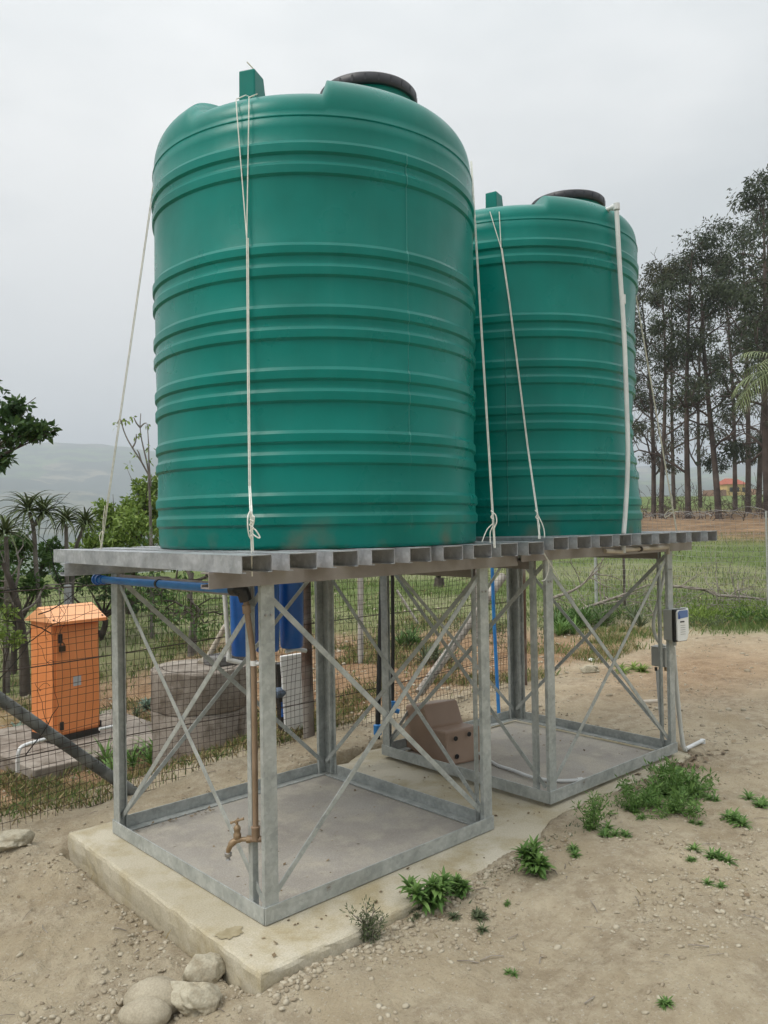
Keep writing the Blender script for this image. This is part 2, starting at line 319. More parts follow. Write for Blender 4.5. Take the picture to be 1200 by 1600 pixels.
def ground():
    rr = [.25]
    while rr[-1] < 9500: rr.append(rr[-1]*(1.03 if rr[-1] < 1.6 else 1.0078 if rr[-1] < 13 else 1.02 if rr[-1] < 60 else 1.035))
    rr = np.array(rr)
    a = np.concatenate([np.linspace(-.56, .56, 620), np.linspace(.56, 2*math.pi-.56, 120)[1:-1]]); ang = YAW-a
    nr, na = len(rr), len(ang)
    X = CAM[0]+rr[:, None]*np.cos(ang)[None]; Y = CAM[1]+rr[:, None]*np.sin(ang)[None]
    Z = height(X.ravel(), Y.ravel()).reshape(nr, na)
    V = np.stack([X, Y, Z], -1).reshape(-1, 3); V = np.vstack([V, [[CAM[0], CAM[1], hz(CAM[0], CAM[1])]]])
    i, j = np.meshgrid(np.arange(nr-1), np.arange(na), indexing='ij'); j2 = (j+1) % na
    F = np.stack([i*na+j, i*na+j2, (i+1)*na+j2, (i+1)*na+j], -1).reshape(-1, 4)
    F = F[:, ::-1]
    me = mesh_np('ground', V, F, GROUND, True)
    x, y = V[:, 0], V[:, 1]; D, s, R = dt(x, y); th = s/np.maximum(D, .3)
    gr = np.clip(sst(9.3, 11.5, R+fbm(x/1.2, y/1.2, 3, 2)*2.5-1.2*sst(.2, .4, th)), 0, 1)
    gr = gr*(1-.25*sst(.05, .3, fbm(x/3.5, y/3.5, 3, 77)+.1)*sst(45, 12, R))
    dry = sst(26, 34, R)*sst(.1, .25, th)*sst(85, 70, R)                                     # bare strip at the foot of the tall trees
    red = sst(1.95, 2.5, y)*sst(12, 9, R)+.75*np.exp(-(((x-5.6)/1.6)**2+((y-1.0)/.9)**2))
    col = np.stack([gr, np.clip(red, 0, 1), dry, np.ones_like(gr)], -1)
    at = me.attributes.new('zone', 'FLOAT_COLOR', 'POINT'); at.data.foreach_set('color', col.astype(np.float32).ravel())
    return tag(link('ground', me), kind='structure')
def ground_mat():
    m = bpy.data.materials.new('soil_and_grass'); m.use_nodes = True; n = m.node_tree.nodes; l = m.node_tree.links; b = n['Principled BSDF']
    b.inputs['Roughness'].default_value = .95; b.inputs['Specular IOR Level'].default_value = .12
    g = n.new('ShaderNodeNewGeometry')
    def noise(sc, det=8, ro=.6):
        q = n.new('ShaderNodeTexNoise'); q.inputs['Scale'].default_value = sc; q.inputs['Detail'].default_value = det; q.inputs['Roughness'].default_value = ro
        l.new(g.outputs['Position'], q.inputs[0]); return q.outputs[0]
    def ramp(s, p0, p1, c0, c1):
        r = n.new('ShaderNodeValToRGB'); r.color_ramp.elements[0].position = p0; r.color_ramp.elements[1].position = p1
        r.color_ramp.elements[0].color = (*c0, 1); r.color_ramp.elements[1].color = (*c1, 1); l.new(s, r.inputs[0]); return r.outputs[0]
    def mix(f, a, c):
        x = n.new('ShaderNodeMix'); x.data_type = 'RGBA'
        l.new(f, x.inputs[0]); l.new(a, x.inputs[6]); l.new(c, x.inputs[7]); return x.outputs[2]
    soil = ramp(noise(1.6), .36, .64, (.345, .28, .185), (.49, .42, .30))
    gritty = ramp(noise(14, 9, .75), .40, .60, (.25, .20, .14), (.49, .43, .325))
    k = ramp(noise(2.7, 6), .40, .60, (.10,)*3, (.62,)*3)
    soil = mix(k, soil, gritty)
    spk = ramp(noise(85, 3, .6), .60, .70, (0, 0, 0), (.75, .75, .75)); white = ramp(noise(5), .3, .7, (.46, .42, .34), (.55, .51, .43))
    soil = mix(spk, soil, white)
    dk = ramp(noise(60, 3, .6), .30, .38, (.5, .5, .5), (0, 0, 0)); dark = ramp(noise(5), .3, .7, (.17, .13, .09), (.22, .17, .11)); soil = mix(dk, soil, dark)
    red = ramp(noise(3.5, 9, .7), .35, .68, (.17, .095, .048), (.37, .25, .15)); rspk = mix(spk, red, white)
    at = n.new('ShaderNodeAttribute'); at.attribute_name = 'zone'; sp = n.new('ShaderNodeSeparateColor'); l.new(at.outputs['Color'], sp.inputs[0])
    soil = mix(sp.outputs[1], soil, rspk)
    grass = ramp(noise(.9, 9, .65), .35, .7, (.085, .12, .035), (.165, .20, .07)); g2 = ramp(noise(9, 8, .7), .4, .62, (.135, .165, .065), (.09, .14, .04))
    grass = mix(ramp(noise(.35, 5), .42, .62, (.2,)*3, (.8,)*3), grass, g2)
    # far country: pasture, ploughed and wooded patches
    vo = n.new('ShaderNodeTexVoronoi'); vo.inputs['Scale'].default_value = .0032
    ds = n.new('ShaderNodeVectorMath'); ds.operation = 'ADD'; nn = n.new('ShaderNodeTexNoise'); nn.inputs['Scale'].default_value = .004; nn.inputs['Detail'].default_value = 4; l.new(g.outputs['Position'], nn.inputs[0])
    sv = n.new('ShaderNodeVectorMath'); sv.operation = 'SCALE'; sv.inputs['Scale'].default_value = 260; l.new(nn.outputs['Color'], sv.inputs[0])
    l.new(g.outputs['Position'], ds.inputs[0]); l.new(sv.outputs[0], ds.inputs[1]); l.new(ds.outputs[0], vo.inputs[0])
    sx = n.new('ShaderNodeSeparateColor'); l.new(vo.outputs['Color'], sx.inputs[0])
    field = n.new('ShaderNodeValToRGB'); e = field.color_ramp.elements; e[0].color = (.07, .13, .04, 1); e[1].color = (.15, .21, .07, 1); e[1].position = .4
    for pp, cc in ((.55, (.22, .20, .12)), (.7, (.035, .06, .03)), (.9, (.03, .05, .028))): q = e.new(pp); q.color = (*cc, 1)
    l.new(sx.outputs[0], field.inputs[0])
    wood = ramp(noise(.012, 8, .65), .46, .54, (0, 0, 0), (1, 1, 1)); wc = ramp(noise(.08, 6, .7), .35, .65, (.022, .042, .022), (.06, .085, .04))
    field = mix(wood, field.outputs[0], wc)
    ln = n.new('ShaderNodeVectorMath'); ln.operation = 'LENGTH'; l.new(g.outputs['Position'], ln.inputs[0])
    mr = n.new('ShaderNodeMapRange'); mr.inputs[1].default_value = 250; mr.inputs[2].default_value = 600; l.new(ln.outputs['Value'], mr.inputs[0])
    grass = mix(mr.outputs[0], grass, field)
    dry = ramp(noise(.8, 9, .7), .35, .65, (.10, .065, .04), (.30, .20, .115))
    c = mix(sp.outputs[0], soil, grass); c = mix(sp.outputs[2], c, dry)
    l.new(c, b.inputs['Base Color'])
    bp = n.new('ShaderNodeBump'); bp.inputs['Distance'].default_value = .02; bp.inputs['Strength'].default_value = 1
    l.new(noise(45, 8, .7), bp.inputs['Height']); l.new(bp.outputs[0], b.inputs['Normal'])
    return m
GROUND = ground_mat()
ground()

# ------------------------------------------------------------------ concrete slab
def slab():
    P = [(-.192, -.249), (.1, -.257), (.52, -.262), (.95, -.25), (1.35, -.225), (1.75, -.16), (2.3, -.135), (3.10, -.13), (3.12, 1.30), (2.2, 1.38), (1.72, 1.42), (1.5, 1.30), (1.40, 1.33), (1.25, 1.41), (-.150, 1.414)]
    # densify and roughen the rim, then round its upper edge
    Q = []
    for i, a in enumerate(P):
        a = np.array(a); b = np.array(P[(i+1) % len(P)]); n = max(1, int(np.linalg.norm(b-a)/.035))
        for k in range(n): Q.append(a+(b-a)*k/n)
    Q = np.array(Q); cen = np.array([1.4, .5]); V = []; m = len(Q)
    nrm = np.roll(Q, -1, 0)-np.roll(Q, 1, 0); nrm = np.stack([nrm[:, 1], -nrm[:, 0]], 1); nrm /= np.linalg.norm(nrm, axis=1)[:, None]
    rg = fbm(Q[:, 0]/.11, Q[:, 1]/.11, 3, 9)
    for off, z in ((-.03, 0), (-.012, -.001), (-.004, -.006), (0, -.018), (.002, -.06), (0, -.10), (.004, -.16), (.004, -.34)):
        o2 = off+rg*(.016 if z < -.001 else .005)+(fbm(Q[:, 0]/.05+z*50, Q[:, 1]/.05, 2, 19)*.008 if z < -.003 else 0)
        zz = z+(rg*.004 if -.02 < z < 0 else 0)
        V.append(np.column_stack([Q+nrm*np.asarray(o2)[..., None] if np.ndim(o2) else Q+nrm*o2, np.full(m, 0.)+zz]))
    V = np.vstack(V); F = [tuple(range(m))]
    for k in range(7):
        for i in range(m): F.append((k*m+i, (k+1)*m+i, (k+1)*m+(i+1) % m, k*m+(i+1) % m))
    me = bpy.data.meshes.new('concrete_slab'); me.from_pydata([tuple(q) for q in V], [], F); me.materials.append(SLAB)
    o = link('concrete_slab', me)
    tag(o, 'long pale concrete slab with chipped edges carrying both tank stands', 'slab')
    return o
SL = slab()
# screed panels inside the base frames are parts of the slab
def s2p(q, dz=0.0181):
    c, s = math.cos(-.0125), math.sin(-.0125)
    return np.array([1.6998+c*q[0]-s*q[1], -.03+s*q[0]+c*q[1], q[2]+dz])
mb = MB(); mb.box((.05, .05, .0), (A-.05, B-.05, .005)); mb.build('screed_panel', SCREED, SL)
mb = MB(); mb.prism([s2p((x, y, -.016)) for x, y in ((.05, .05), (A-.05, .05), (A-.05, B-.05), (.05, B-.05))], (0, 0, .009)); mb.build('screed_panel', SCREED, SL)
# damp hollow in the near corner
mb = MB(); cpt = pz(360, 1458, .002)
def stain(): 
    m = mat('damp_stain', (.27, .225, .13), .9, col2=(.36, .31, .20), scale=30); return m
mb.v = [(cpt[0]+.048*math.cos(t)*(1+.18*math.sin(3*t)+.1*math.sin(8*t)+.06*math.sin(17*t)), cpt[1]+.042*math.sin(t)*(1+.2*math.cos(2*t)+.1*math.cos(9*t)+.05*math.sin(19*t)), .003) for t in np.linspace(0, 2*math.pi, 72, endpoint=False)]; mb.f = [tuple(range(72))]
mb.build('damp_patch', stain(), SL)

# ------------------------------------------------------------------ tank stands
def make_stand(label):
    root = empty('tank_stand', (0, 0, 0), label, 'tank stand', 'steel tank stands')
    t = .006; Wp = .060; Wl = .019; z0 = .003
    ang = {'N': (0, 0, 1, 1), 'R': (A, 0, -1, 1), 'L': (0, B, 1, -1), 'F': (A, B, -1, -1)}
    for k, (x, y, sx, sy) in ang.items():
        m = MB()
        def bx(x0, x1, y0, y1, za=z0, zb=H): m.box((min(x0, x1), min(y0, y1), za), (max(x0, x1), max(y0, y1), zb))
        bx(x, x+sx*Wp, y, y+sy*t); bx(x, x+sx*t, y+sy*t, y+sy*Wp if k in 'LF' else y+sy*Wl)
        bx(x+sx*(Wp-t), x+sx*Wp, y+sy*t, y+sy*.02)
        m.build('post', GALV, root, bevel=.0012)
        if k != 'L':
            m = MB(); yy = y+sy*.078; bx(x, x+sx*.026, yy, yy+sy*.005, .004, H-.002); bx(x, x+sx*.005, yy+sy*.005, yy+sy*.026, .004, H-.002)
            m.build('stiffener_bar', GALV, root, bevel=.001)
        for q in range(2):                                          # bolts
            m = MB(); m.lathe([(.006, 0), (.006, .004), (0, .005)], (x+sx*(.02+.024*q), y-sy*.0005 if sy > 0 else y+.0005, H-.11), 6, (0, -sy, 0)); m.build('bolt', CHROME, root)
    hr = .066
    for (a, b, inn) in (((0, 0), (A, 0), (0, 1)), ((0, B), (A, B), (0, -1)), ((0, 0), (0, B), (1, 0)), ((A, 0), (A, B), (-1, 0))):
        m = MB(); ln = A if a[1] == b[1] else B; e = .003
        if a[1] == b[1]:
            y = a[1]-inn[1]*.0065; m.box((-.004, min(y, y+inn[1]*.006), .004), (A+.004, max(y, y+inn[1]*.006), hr))
            m.box((.0, min(y+inn[1]*.0062, y+inn[1]*.055), .005), (A, max(y+inn[1]*.0062, y+inn[1]*.055), .011))
        else:
            x = a[0]-inn[0]*.0065; m.box((min(x, x+inn[0]*.006), .001, .004), (max(x, x+inn[0]*.006), B-.001, hr-.002))
            m.box((min(x+inn[0]*.0062, x+inn[0]*.055), .06, .006), (max(x+inn[0]*.0062, x+inn[0]*.055), B-.06, .0125))
        m.build('base_rail', GALV, root, bevel=.001)
        if a[1] != b[1]:
            m = MB()                                               # top rail
            x = a[0]+inn[0]*.0082; m.box((min(x, x+inn[0]*.005), .07, H-.05), (max(x, x+inn[0]*.005), B-.07, H-.002))
            m.build('top_rail', BEAR, root)
    zb, zt = .075, H-.03
    k = 0
    for (a, b, off) in (((0, 0), (A, 0), (0, 1)), ((0, B), (A, B), (0, -1)), ((0, 0), (0, B), (1, 0)), ((A, 0), (A, B), (-1, 0))):
        d = np.array([b[0]-a[0], b[1]-a[1]], float); ln = np.hypot(*d); d /= ln
        for fl in (0, 1):
            o = .016+.007*fl
            s0 = np.array(a)+d*.035+np.array(off)*o; s1 = np.array(a)+d*(ln-.035)+np.array(off)*o
            z_a, z_b = (zb, zt) if fl == 0 else (zt, zb)
            m = MB(); dirn = np.array([*(s1-s0), z_b-z_a]); side = np.cross(dirn, [off[0], off[1], 0]); side = side/np.linalg.norm(side)
            m.bar((*s0, z_a), (*s1, z_b), .0225, .004, side)
            m.build('brace', GALV, root, bevel=.0008)
    for y, sg in ((-.03, 1), (B-.03, 1)):                             # bearers carry the joists
        m = MB(); x0, x1 = -.231, 1.475
        m.box((x0, y, H+.001), (x1, y+.005, ZB-.001)); m.box((x0, y+.005, ZB-.006), (x1, y+.055, ZB-.0012)); m.box((x0, y+.005, H+.0012), (x1, y+.055, H+.006))
        m.box((x0, y+.050, H+.006), (x1, y+.055, H+.016))
        m.build('bearer', BEAR if y < .5 else GALV2, root, bevel=.001)
    me = None
    for k in range(9):
        if me is None:
            m = MB(); t = .003
            m.box((0, YF, ZT-ZB-t), (WJ, YB, ZT-ZB)); m.box((0, YF, 0), (t, YB, ZT-ZB-t-.0002)); m.box((WJ-t, YF, 0), (WJ, YB, ZT-ZB-t-.0002))
            m.box((t+.0002, YF, 0), (.018, YB, t)); m.box((WJ-.018, YF, 0), (WJ-t-.0002, YB, t))
            o = m.build('joist', GALV2, root, world=False); me = o.data
        else: o = link('joist', me, root, False)
        o.location = (XJ+PJ*k+rs.uniform(-.002, .002), rs.uniform(-.006, .006) if k else 0, ZB+.0004); o.rotation_euler = (0, 0, rs.uniform(-.003, .003) if k else 0)
    return root
ST1 = make_stand('nearer galvanised tank stand of crossed braces, with a brass tap on its front leg')
ST2 = copy_tree(ST1); ST2['label'] = 'farther galvanised tank stand with grey control boxes on its right leg'
ST2.location = (1.6998, -.03, .0181); ST2.rotation_euler = (0, 0, -.0125)

# ------------------------------------------------------------------ water tanks
def cam_az(c): return math.atan2(CAM[1]-c[1], CAM[0]-c[0])          # azimuth of the side of a tank that faces the path
BANDS = [(2.932, 2.889), (2.848, 2.806), (2.534, 2.495), (2.452, 2.411), (2.294, 2.253), (2.208, 2.167), (2.05, 2.008), (1.966, 1.923), (1.804, 1.764), (1.722, 1.68), (1.564, 1.523), (1.482, 1.442)]
def make_tank(c, label, step0, step1, lug_ang, lid_off, dent=None, left=1.10, dk=1.0, line_az=0.):
    base = np.array([c[0], c[1], ZT+.002])
    root = empty('water_tank', base, label, 'water tank', 'green water tanks')
    na = 192; th = np.linspace(0, 2*math.pi, na, endpoint=False)
    prof = [(-.012, 0), (-.003, .004), (0, .018)]
    for (zt, zb) in BANDS[::-1]:
        a, b = zb-ZT, zt-ZT
        prof += [(0, a-.024), (0, a-.006), (0, a-.006), (.0085, a+.003), (.0092, a+.0040), (.0092, a+.0040), (.0092, b-.0065), (.0092, b-.0065), (.0086, b-.0055), (0.001, b+.0065), (0.001, b+.0065), (0, b+.009)]
    zs = 3.044-ZT
    prof += [(0, zs-.05), (0, zs-.006), (-.003, zs-.0035), (-.003, zs-.001)]
    V = []
    for dr, z in prof:
        wob = .0035*np.sin(3*th+z*2)+.0025*np.sin(7*th-z*5+1)
        wob = wob+.0022*fbm(th*6, np.full(na, z*5.0), 3, 4)
        r = RT-.013+.010*min(1, z/1.5)+dr+wob*min(1, z*4)*sst(zs, zs-.3, np.array(z))
        if dent is not None:
            for (ta, zz, dep, wa, wz) in dent:
                da = (th-ta+math.pi) % (2*math.pi)-math.pi; r = r-dep*np.exp(-(da/wa)**2)*math.exp(-((z-zz)/wz)**2)
        V.append(np.stack([r*np.cos(th), r*np.sin(th), np.full(na, z)], -1))
    # domed top with raised and recessed sectors
    def mask(t):
        d = (t-step0) % (2*math.pi); wd = (step1-step0) % (2*math.pi)
        s = sst(-.022, .022, np.where(d > math.pi*1.5, d-2*math.pi, d))*sst(wd+.022, wd-.022, d)
        for (c0, hw) in ((step0-left, .28), (step1+1.1, .3)):
            e = np.abs((t-c0+math.pi) % (2*math.pi)-math.pi); s = np.maximum(s, sst(hw+.035, hw-.035, e))
        return s
    mk = mask(th); nd = 44
    for k in range(nd+1):
        f = (math.pi/2)*(1-(1-k/nd)**2.2)
        e1, e2 = .50, .62
        rlo = math.cos(f)**.20; zlo = dk*.140*math.sin(f)**.8
        rhi = math.cos(f)**.22; zhi = dk*.212*math.sin(f)**.78
        r = (RT-.007)*(rlo*(1-mk)+rhi*mk); z = zs+zlo*(1-mk)+zhi*mk
        cen = sst(.35, .15, np.array(math.cos(f)**.2))
        z = z*(1-cen)+cen*(zs+dk*.20)
        V.append(np.stack([r*np.cos(th), r*np.sin(th), z+np.zeros(na)], -1))
    V = np.array(V); nr = len(V); V = V.reshape(-1, 3)
    i, j = np.meshgrid(np.arange(nr-1), np.arange(na), indexing='ij'); j2 = (j+1) % na
    F = np.stack([i*na+j, i*na+j2, (i+1)*na+j2, (i+1)*na+j], -1)
    keep = [q for q in range(nr-1) if q >= len(prof)-1 or prof[q] != prof[q+1]]
    F = F[keep].reshape(-1, 4)
    me = mesh_np('tank_body', V, F, TANK, True)
    body = link('tank_body', me, root, False)
    # mould part-line seam just under the dome
    m = MB(); m.lathe([(RT-.005, zs-.009), (RT-.001, zs-.007), (RT-.001, zs-.0035), (RT-.005, zs-.002)], n=96)
    m.f = [q for q in m.f if len(q) == 4]; m.build('seam', TANK, root, True, world=False)
    m = MB(); ml = []
    for q in range(len(prof)-6): ml.append((RT-.013+.010*min(1, prof[q][1]/1.5)+prof[q][0]+.0006, prof[q][1]))
    ml = [ml[q] for q in range(3, len(ml)) if q == 3 or ml[q] != ml[q-1]]; am = line_az; v = []
    for (r_q, z_q) in ml:
        for da in (-.0035, 0, .0035): v.append(((r_q+(.0030 if da == 0 else 0))*math.cos(am+da), (r_q+(.0030 if da == 0 else 0))*math.sin(am+da), z_q))
    m.add(v, [f_ for q in range(len(ml)-1) for f_ in ((q*3, q*3+1, q*3+4, q*3+3), (q*3+1, q*3+2, q*3+5, q*3+4))]); m.build('mould_line', MLINE, root, world=False)
    # lid and neck
    lx, ly, lz = lid_off
    m = MB(); m.lathe([(.215, lz-.17), (.212, lz-.055), (.216, lz-.05)], (lx, ly, 0), 64); m.f = m.f[:-2]; m.build('lid_neck', TANK, root, True, world=False)
    m = MB(); m.lathe([(.214, lz-.052), (.2265, lz-.050), (.231, lz-.044), (.231, lz-.006), (.226, lz), (.20, lz+.006), (.19, lz-.004), (.0, lz+.004)], (lx, ly, 0), 72); m.f = [q for q in m.f if len(q) == 4]
    m.build('lid', LID, root, True, world=False)
    m = MB()
    for q in range(24):
        a = q/24*2*math.pi; m.box((-.0012, -.004, -.014), (.0012, .004, .014), np.array([[math.cos(a), -math.sin(a), 0], [math.sin(a), math.cos(a), 0], [0, 0, 1]]), (lx+.2315*math.cos(a), ly+.2315*math.sin(a), lz-.026))
    gr = m.build('lid_grip', LID, root, world=False); gr['kind'] = 'stuff'
    # rope lug (box section breather)
    lr, la, lw, lh = lug_ang; lx_, ly_ = lr*math.cos(la), lr*math.sin(la); la = cam_az(c)-.38
    Rm = np.array([[math.cos(la), -math.sin(la), 0], [math.sin(la), math.cos(la), 0], [0, 0, 1]])
    m = MB()
    base_ = [(-.13, -lw/2, zs+.06), (.045, -lw/2, zs+.06), (.045, lw/2, zs+.06), (-.13, lw/2, zs+.06)]; top_ = [(-.05, -lw/2+.002, lh), (.042, -lw/2+.002, lh), (.042, lw/2-.002, lh), (-.05, lw/2-.002, lh)]
    v = [Rm @ np.array(q)+np.array([lx_, ly_, 0]) for q in base_+top_]
    m.add(v, [(3, 2, 1, 0), (4, 5, 6, 7), (0, 1, 5, 4), (1, 2, 6, 5), (2, 3, 7, 6), (3, 0, 4, 7)]); m.build('rope_lug', TANK, root, bevel=.006, world=False)
    return root
def on_cyl(c, x, y, R=RT+.012):
    d = ray(x, y); a = d[:2] @ d[:2]; q = CAM[:2]-c; b = 2*d[:2] @ q; k = q @ q-R*R; dd = b*b-4*a*k
    if dd < 0: return None
    return CAM+(-b-math.sqrt(dd))/(2*a)*d
zs = 3.044
def lid_at(c, x, D, z): q = pd(x, 815, D); return (q[0]-c[0], q[1]-c[1], z-ZT-.002)
a1 = on_cyl(C1, 506, 190); s1 = math.atan2(a1[1]-C1[1], a1[0]-C1[0])
a2 = on_cyl(C2, 858, 350); s2_ = math.atan2(a2[1]-C2[1], a2[0]-C2[0])
lg1 = pz(392, 117, 3.42); lg2 = pz(771, 304, 3.42)
def polar(c, q): return math.hypot(q[0]-c[0], q[1]-c[1]), math.atan2(q[1]-c[1], q[0]-c[0])
r1, g1 = polar(C1, lg1); r2, g2 = polar(C2, lg2)
LIDZ = 3.44
T1 = make_tank(C1, 'nearer and taller-looking green water tank with ribbed bands and black lid', s1, s1+1.75, (r1, g1, .080, 3.42-ZT), lid_at(C1, 586, 3.79, LIDZ+.02), line_az=math.atan2(*(on_cyl(C1, 643, 600)[:2]-C1)[::-1]))
T2 = make_tank(C2, 'farther green water tank behind, with a white overflow pipe down its side', s2_, s2_+1.6, (r2, g2, .076, 3.42-ZT), lid_at(C2, 896, 5.06, LIDZ),
               left=1.5, dk=.84, line_az=math.atan2(*(on_cyl(C2, 790, 600)[:2]-C2)[::-1]), dent=[(cam_az(C2)+1.45, .62, .046, .50, .26), (cam_az(C2)+1.45, 1.15, .026, .5, .28)])
print('LUG', r1, g1, r2, g2, 'LID', lid_at(C1, 586, 3.79, LIDZ+.02), lid_at(C2, 896, 5.06, LIDZ))

# ------------------------------------------------------------------ ropes
def far_cyl(c, x, y, R=RT+.006):
    d_ = ray(x, y); a = d_[:2] @ d_[:2]; q = CAM[:2]-c; b = 2*d_[:2] @ q; k = q @ q-R*R; dd = max(b*b-4*a*k, 0)
    return CAM+(-b+math.sqrt(dd))/(2*a)*d_
def over_top(c, P):                                                 # the rope goes on up the far wall and over the shoulder
    n_ = (P[:2]-c)/np.linalg.norm(P[:2]-c); return [np.array([*(c+n_*(RT+.010)), 3.0]), np.array([*(c+n_*(RT+.002)), 3.06]), np.array([*(c+n_*(RT-.04)), 3.11])]
def hit(c, x, y, e=.008):
    d_ = ray(x, y); t = 2.5
    dk_ = 1.0 if c is C1 else .84
    while t < 7:
        P = CAM+t*d_; rr_0 = math.hypot(P[0]-c[0], P[1]-c[1]); q = rr_0/(RT+.004+e); 
        if P[2] < 3.044:
            if rr_0 < RT+.008+e: return P
        elif q < 1 and P[2] < 3.044+e+dk_*.142*max(0, 1-q**10)**.4: return P
        t += .004
    return None
def rope(name, label, strands, knots, m=ROPE, r=.0023):
    ls = []
    q = MB()
    for s in strands: q.tube(s, r, 6)
    o = q.build('tie_rope', m, None, True)
    tag(o, label, 'rope', 'ropes tying the tanks down')
    for kpts in knots:
        k = MB(); k.tube(spline(kpts, 5), r*1.05, 6); ob = k.build('rope_knot', m, o, True)
    return o
def cylp(c, x, y, e=.016): 
    q = on_cyl(c, x, y, RT+e); return q
# rope over tank 1 towards the near leg
lugt = pz(388, 128, 3.36)
sh = lambda c, x, y, z, k=1: pz(x, y, z)
st = []
for xs in ([(384, 135, 3.34), (369, 155, 3.24)], [(402, 138, 3.34), (389, 152, 3.24)]):
    pts = [q_ for q_ in [hit(C1, xs[0][0], 149 if xs[0][0] < 395 else 147, .006), hit(C1, *xs[1][:2], .006)] if q_ is not None]
    xa = xs[-1][0]
    for tt in np.linspace(.04, 1, 8):
        x = xa+(385.5-xa)*tt; y = 162+(372-162)*tt; pts.append(hit(C1, x, y, .008))
    pts = [lg1*np.array([1, 1, 0])+np.array([0, 0, 3.32])]+pts
    st.append(pts)
low = [hit(C1, 385.5, 372, .008), cylp(C1, 387, 600, .020), cylp(C1, 389, 760, .024), pv(391, 800, -.185), pv(393, 862, -.172), pv(394, 900, -.05)]
st.append(low)
st.append([q+np.array([.004, -.004, 0]) for q in low[:-1]]+[pv(396.5, 862, -.165)])
rope('r', 'white rope down the middle front of the nearer tank, knotted by the tap leg', st,
     [[pv(391, 798, -.19), pv(387.5, 806, -.20), pv(387, 822, -.205), pv(389, 836, -.20), pv(392, 842, -.192)],
      [pv(391, 798, -.20), pv(395, 806, -.205), pv(397, 808, -.21), pv(396, 818, -.205), pv(393, 826, -.20), pv(395, 834, -.2), pv(392, 838, -.195)],
      [pv(396, 826, -.205), pv(400, 829, -.215), pv(406, 839, -.22), pv(403, 840, -.22), pv(394, 834, -.205)],
      [pv(390, 812, -.21), pv(396, 815, -.215), pv(390, 820, -.20), pv(396, 825, -.21), pv(390, 830, -.2)]])
# loose end above the lug
mbx = MB(); mbx.tube(spline([pz(402, 120, 3.44), pz(396, 108, 3.47), pz(386, 97, 3.50)], 4), .003, 5); tag(mbx.build('rope_end', ROPE2, None, True), 'short loose rope end sticking up above the lug of the nearer tank', 'rope')
# left rope of tank 1
lf = pz(157, 855, 1.362); lf2 = pu(229, 350, C1[0]-.45)
def lineto(a, b, n=6, sag=0): return [a+(b-a)*t+np.array([0, 0, -sag*4*t*(1-t)]) for t in np.linspace(0, 1, n)]
fa = pd(157, 857, 3.72); LT = far_cyl(C1, 239, 290)
rope('r', 'thin white rope slanting down left of the nearer tank to the platform corner', [[fa, LT]+over_top(C1, LT), [fa+np.array([.004, -.004, 0]), LT+np.array([.004, -.004, 0])], lineto(fa, pd(157, 868, 3.71), 2)],
     [[pd(158, 850, 3.71), pd(155.5, 838, 3.71), pd(160, 830, 3.715), pd(159, 845, 3.7)], [pd(159, 852, 3.71), pd(161, 840, 3.71), pd(161, 815, 3.72), pd(164, 790, 3.73)]], ROPE2, .0018)
# right rope of tank 1
ra = pd(771, 846, 3.50); rb = cylp(C1, 735, 300, .01) if cylp(C1, 735, 300, .01) is not None else pd(738, 300, 3.6)
LT = far_cyl(C1, 735.5, 252); rr_ = [pd(772, 856, 3.50), pd(771.5, 846, 3.50), LT]+over_top(C1, LT)
rope('r', 'white rope between the two tanks, tied beside the nearer tank\'s right side', [rr_, [q+np.array([.003, -.004, 0]) for q in rr_[:3]]],
     [[pd(768, 800, 3.52), pd(774, 804, 3.51), pd(776, 815, 3.50), pd(772, 826, 3.50)], [pd(770, 818, 3.51), pd(762, 826, 3.5), pd(757, 836, 3.49), pd(753, 847, 3.49)], [pd(770, 822, 3.5), pd(766, 832, 3.5), pd(766, 848, 3.49)],
      [pd(767, 798, 3.51), pd(771, 802, 3.5), pd(767, 808, 3.5), pd(772, 812, 3.5)]])
# rope over tank 2
st = []
for xs in ([(766, 316, 3.33), (765.5, 330, 3.26)], [(779.5, 308, 3.38), (780, 326, 3.26)]):
    xa = xs[-1][0]; pts = [lg2*np.array([1, 1, 0])+np.array([0, 0, 3.28])]
    for tt in np.linspace(0, 1, 6):
        x = xa+(783-xa)*tt; y = 331+(388-331)*tt; q_ = hit(C2, x, y, .008)
        if q_ is not None: pts.append(q_)
    st.append(pts)
low = [hit(C2, 783, 388, .008), cylp(C2, 795, 470, .020), cylp(C2, 809, 580, .022), cylp(C2, 824, 700, .024), pd(839, 805, 3.85), pd(842.5, 842, 3.81)]
st += [low, [q+np.array([.004, -.003, 0]) for q in low]]
rope('r', 'white rope crossing the front of the farther tank down to a loop at its foot', st,
     [[pd(838, 800, 3.85), pd(846, 816, 3.83), pd(850, 828, 3.82), pd(851, 840, 3.81)], [pd(839, 812, 3.84), pd(843, 822, 3.83), pd(841, 842, 3.81)], [pd(836, 797, 3.85), pd(840, 803, 3.84), pd(837, 808, 3.84), pd(841, 812, 3.84)]])
# right rope of tank 2
LT = far_cyl(C2, 985, 415); RB = pu(1056.5, 829, 3.10); RD = float((RB-CAM) @ FWD); rq = [RB, LT]+over_top(C2, LT)
rope('r', 'pale rope slanting down right of the farther tank with a loose knot', [rq, [q+np.array([.004, -.003, 0]) for q in rq[:2]]],
     [[pd(1050, 795, RD), pd(1043, 799, RD), pd(1038, 806, RD), pd(1041, 808, RD), pd(1052, 800, RD)], [pd(1045, 765, RD), pd(1050, 776, RD), pd(1051, 792, RD)]], ROPE2)
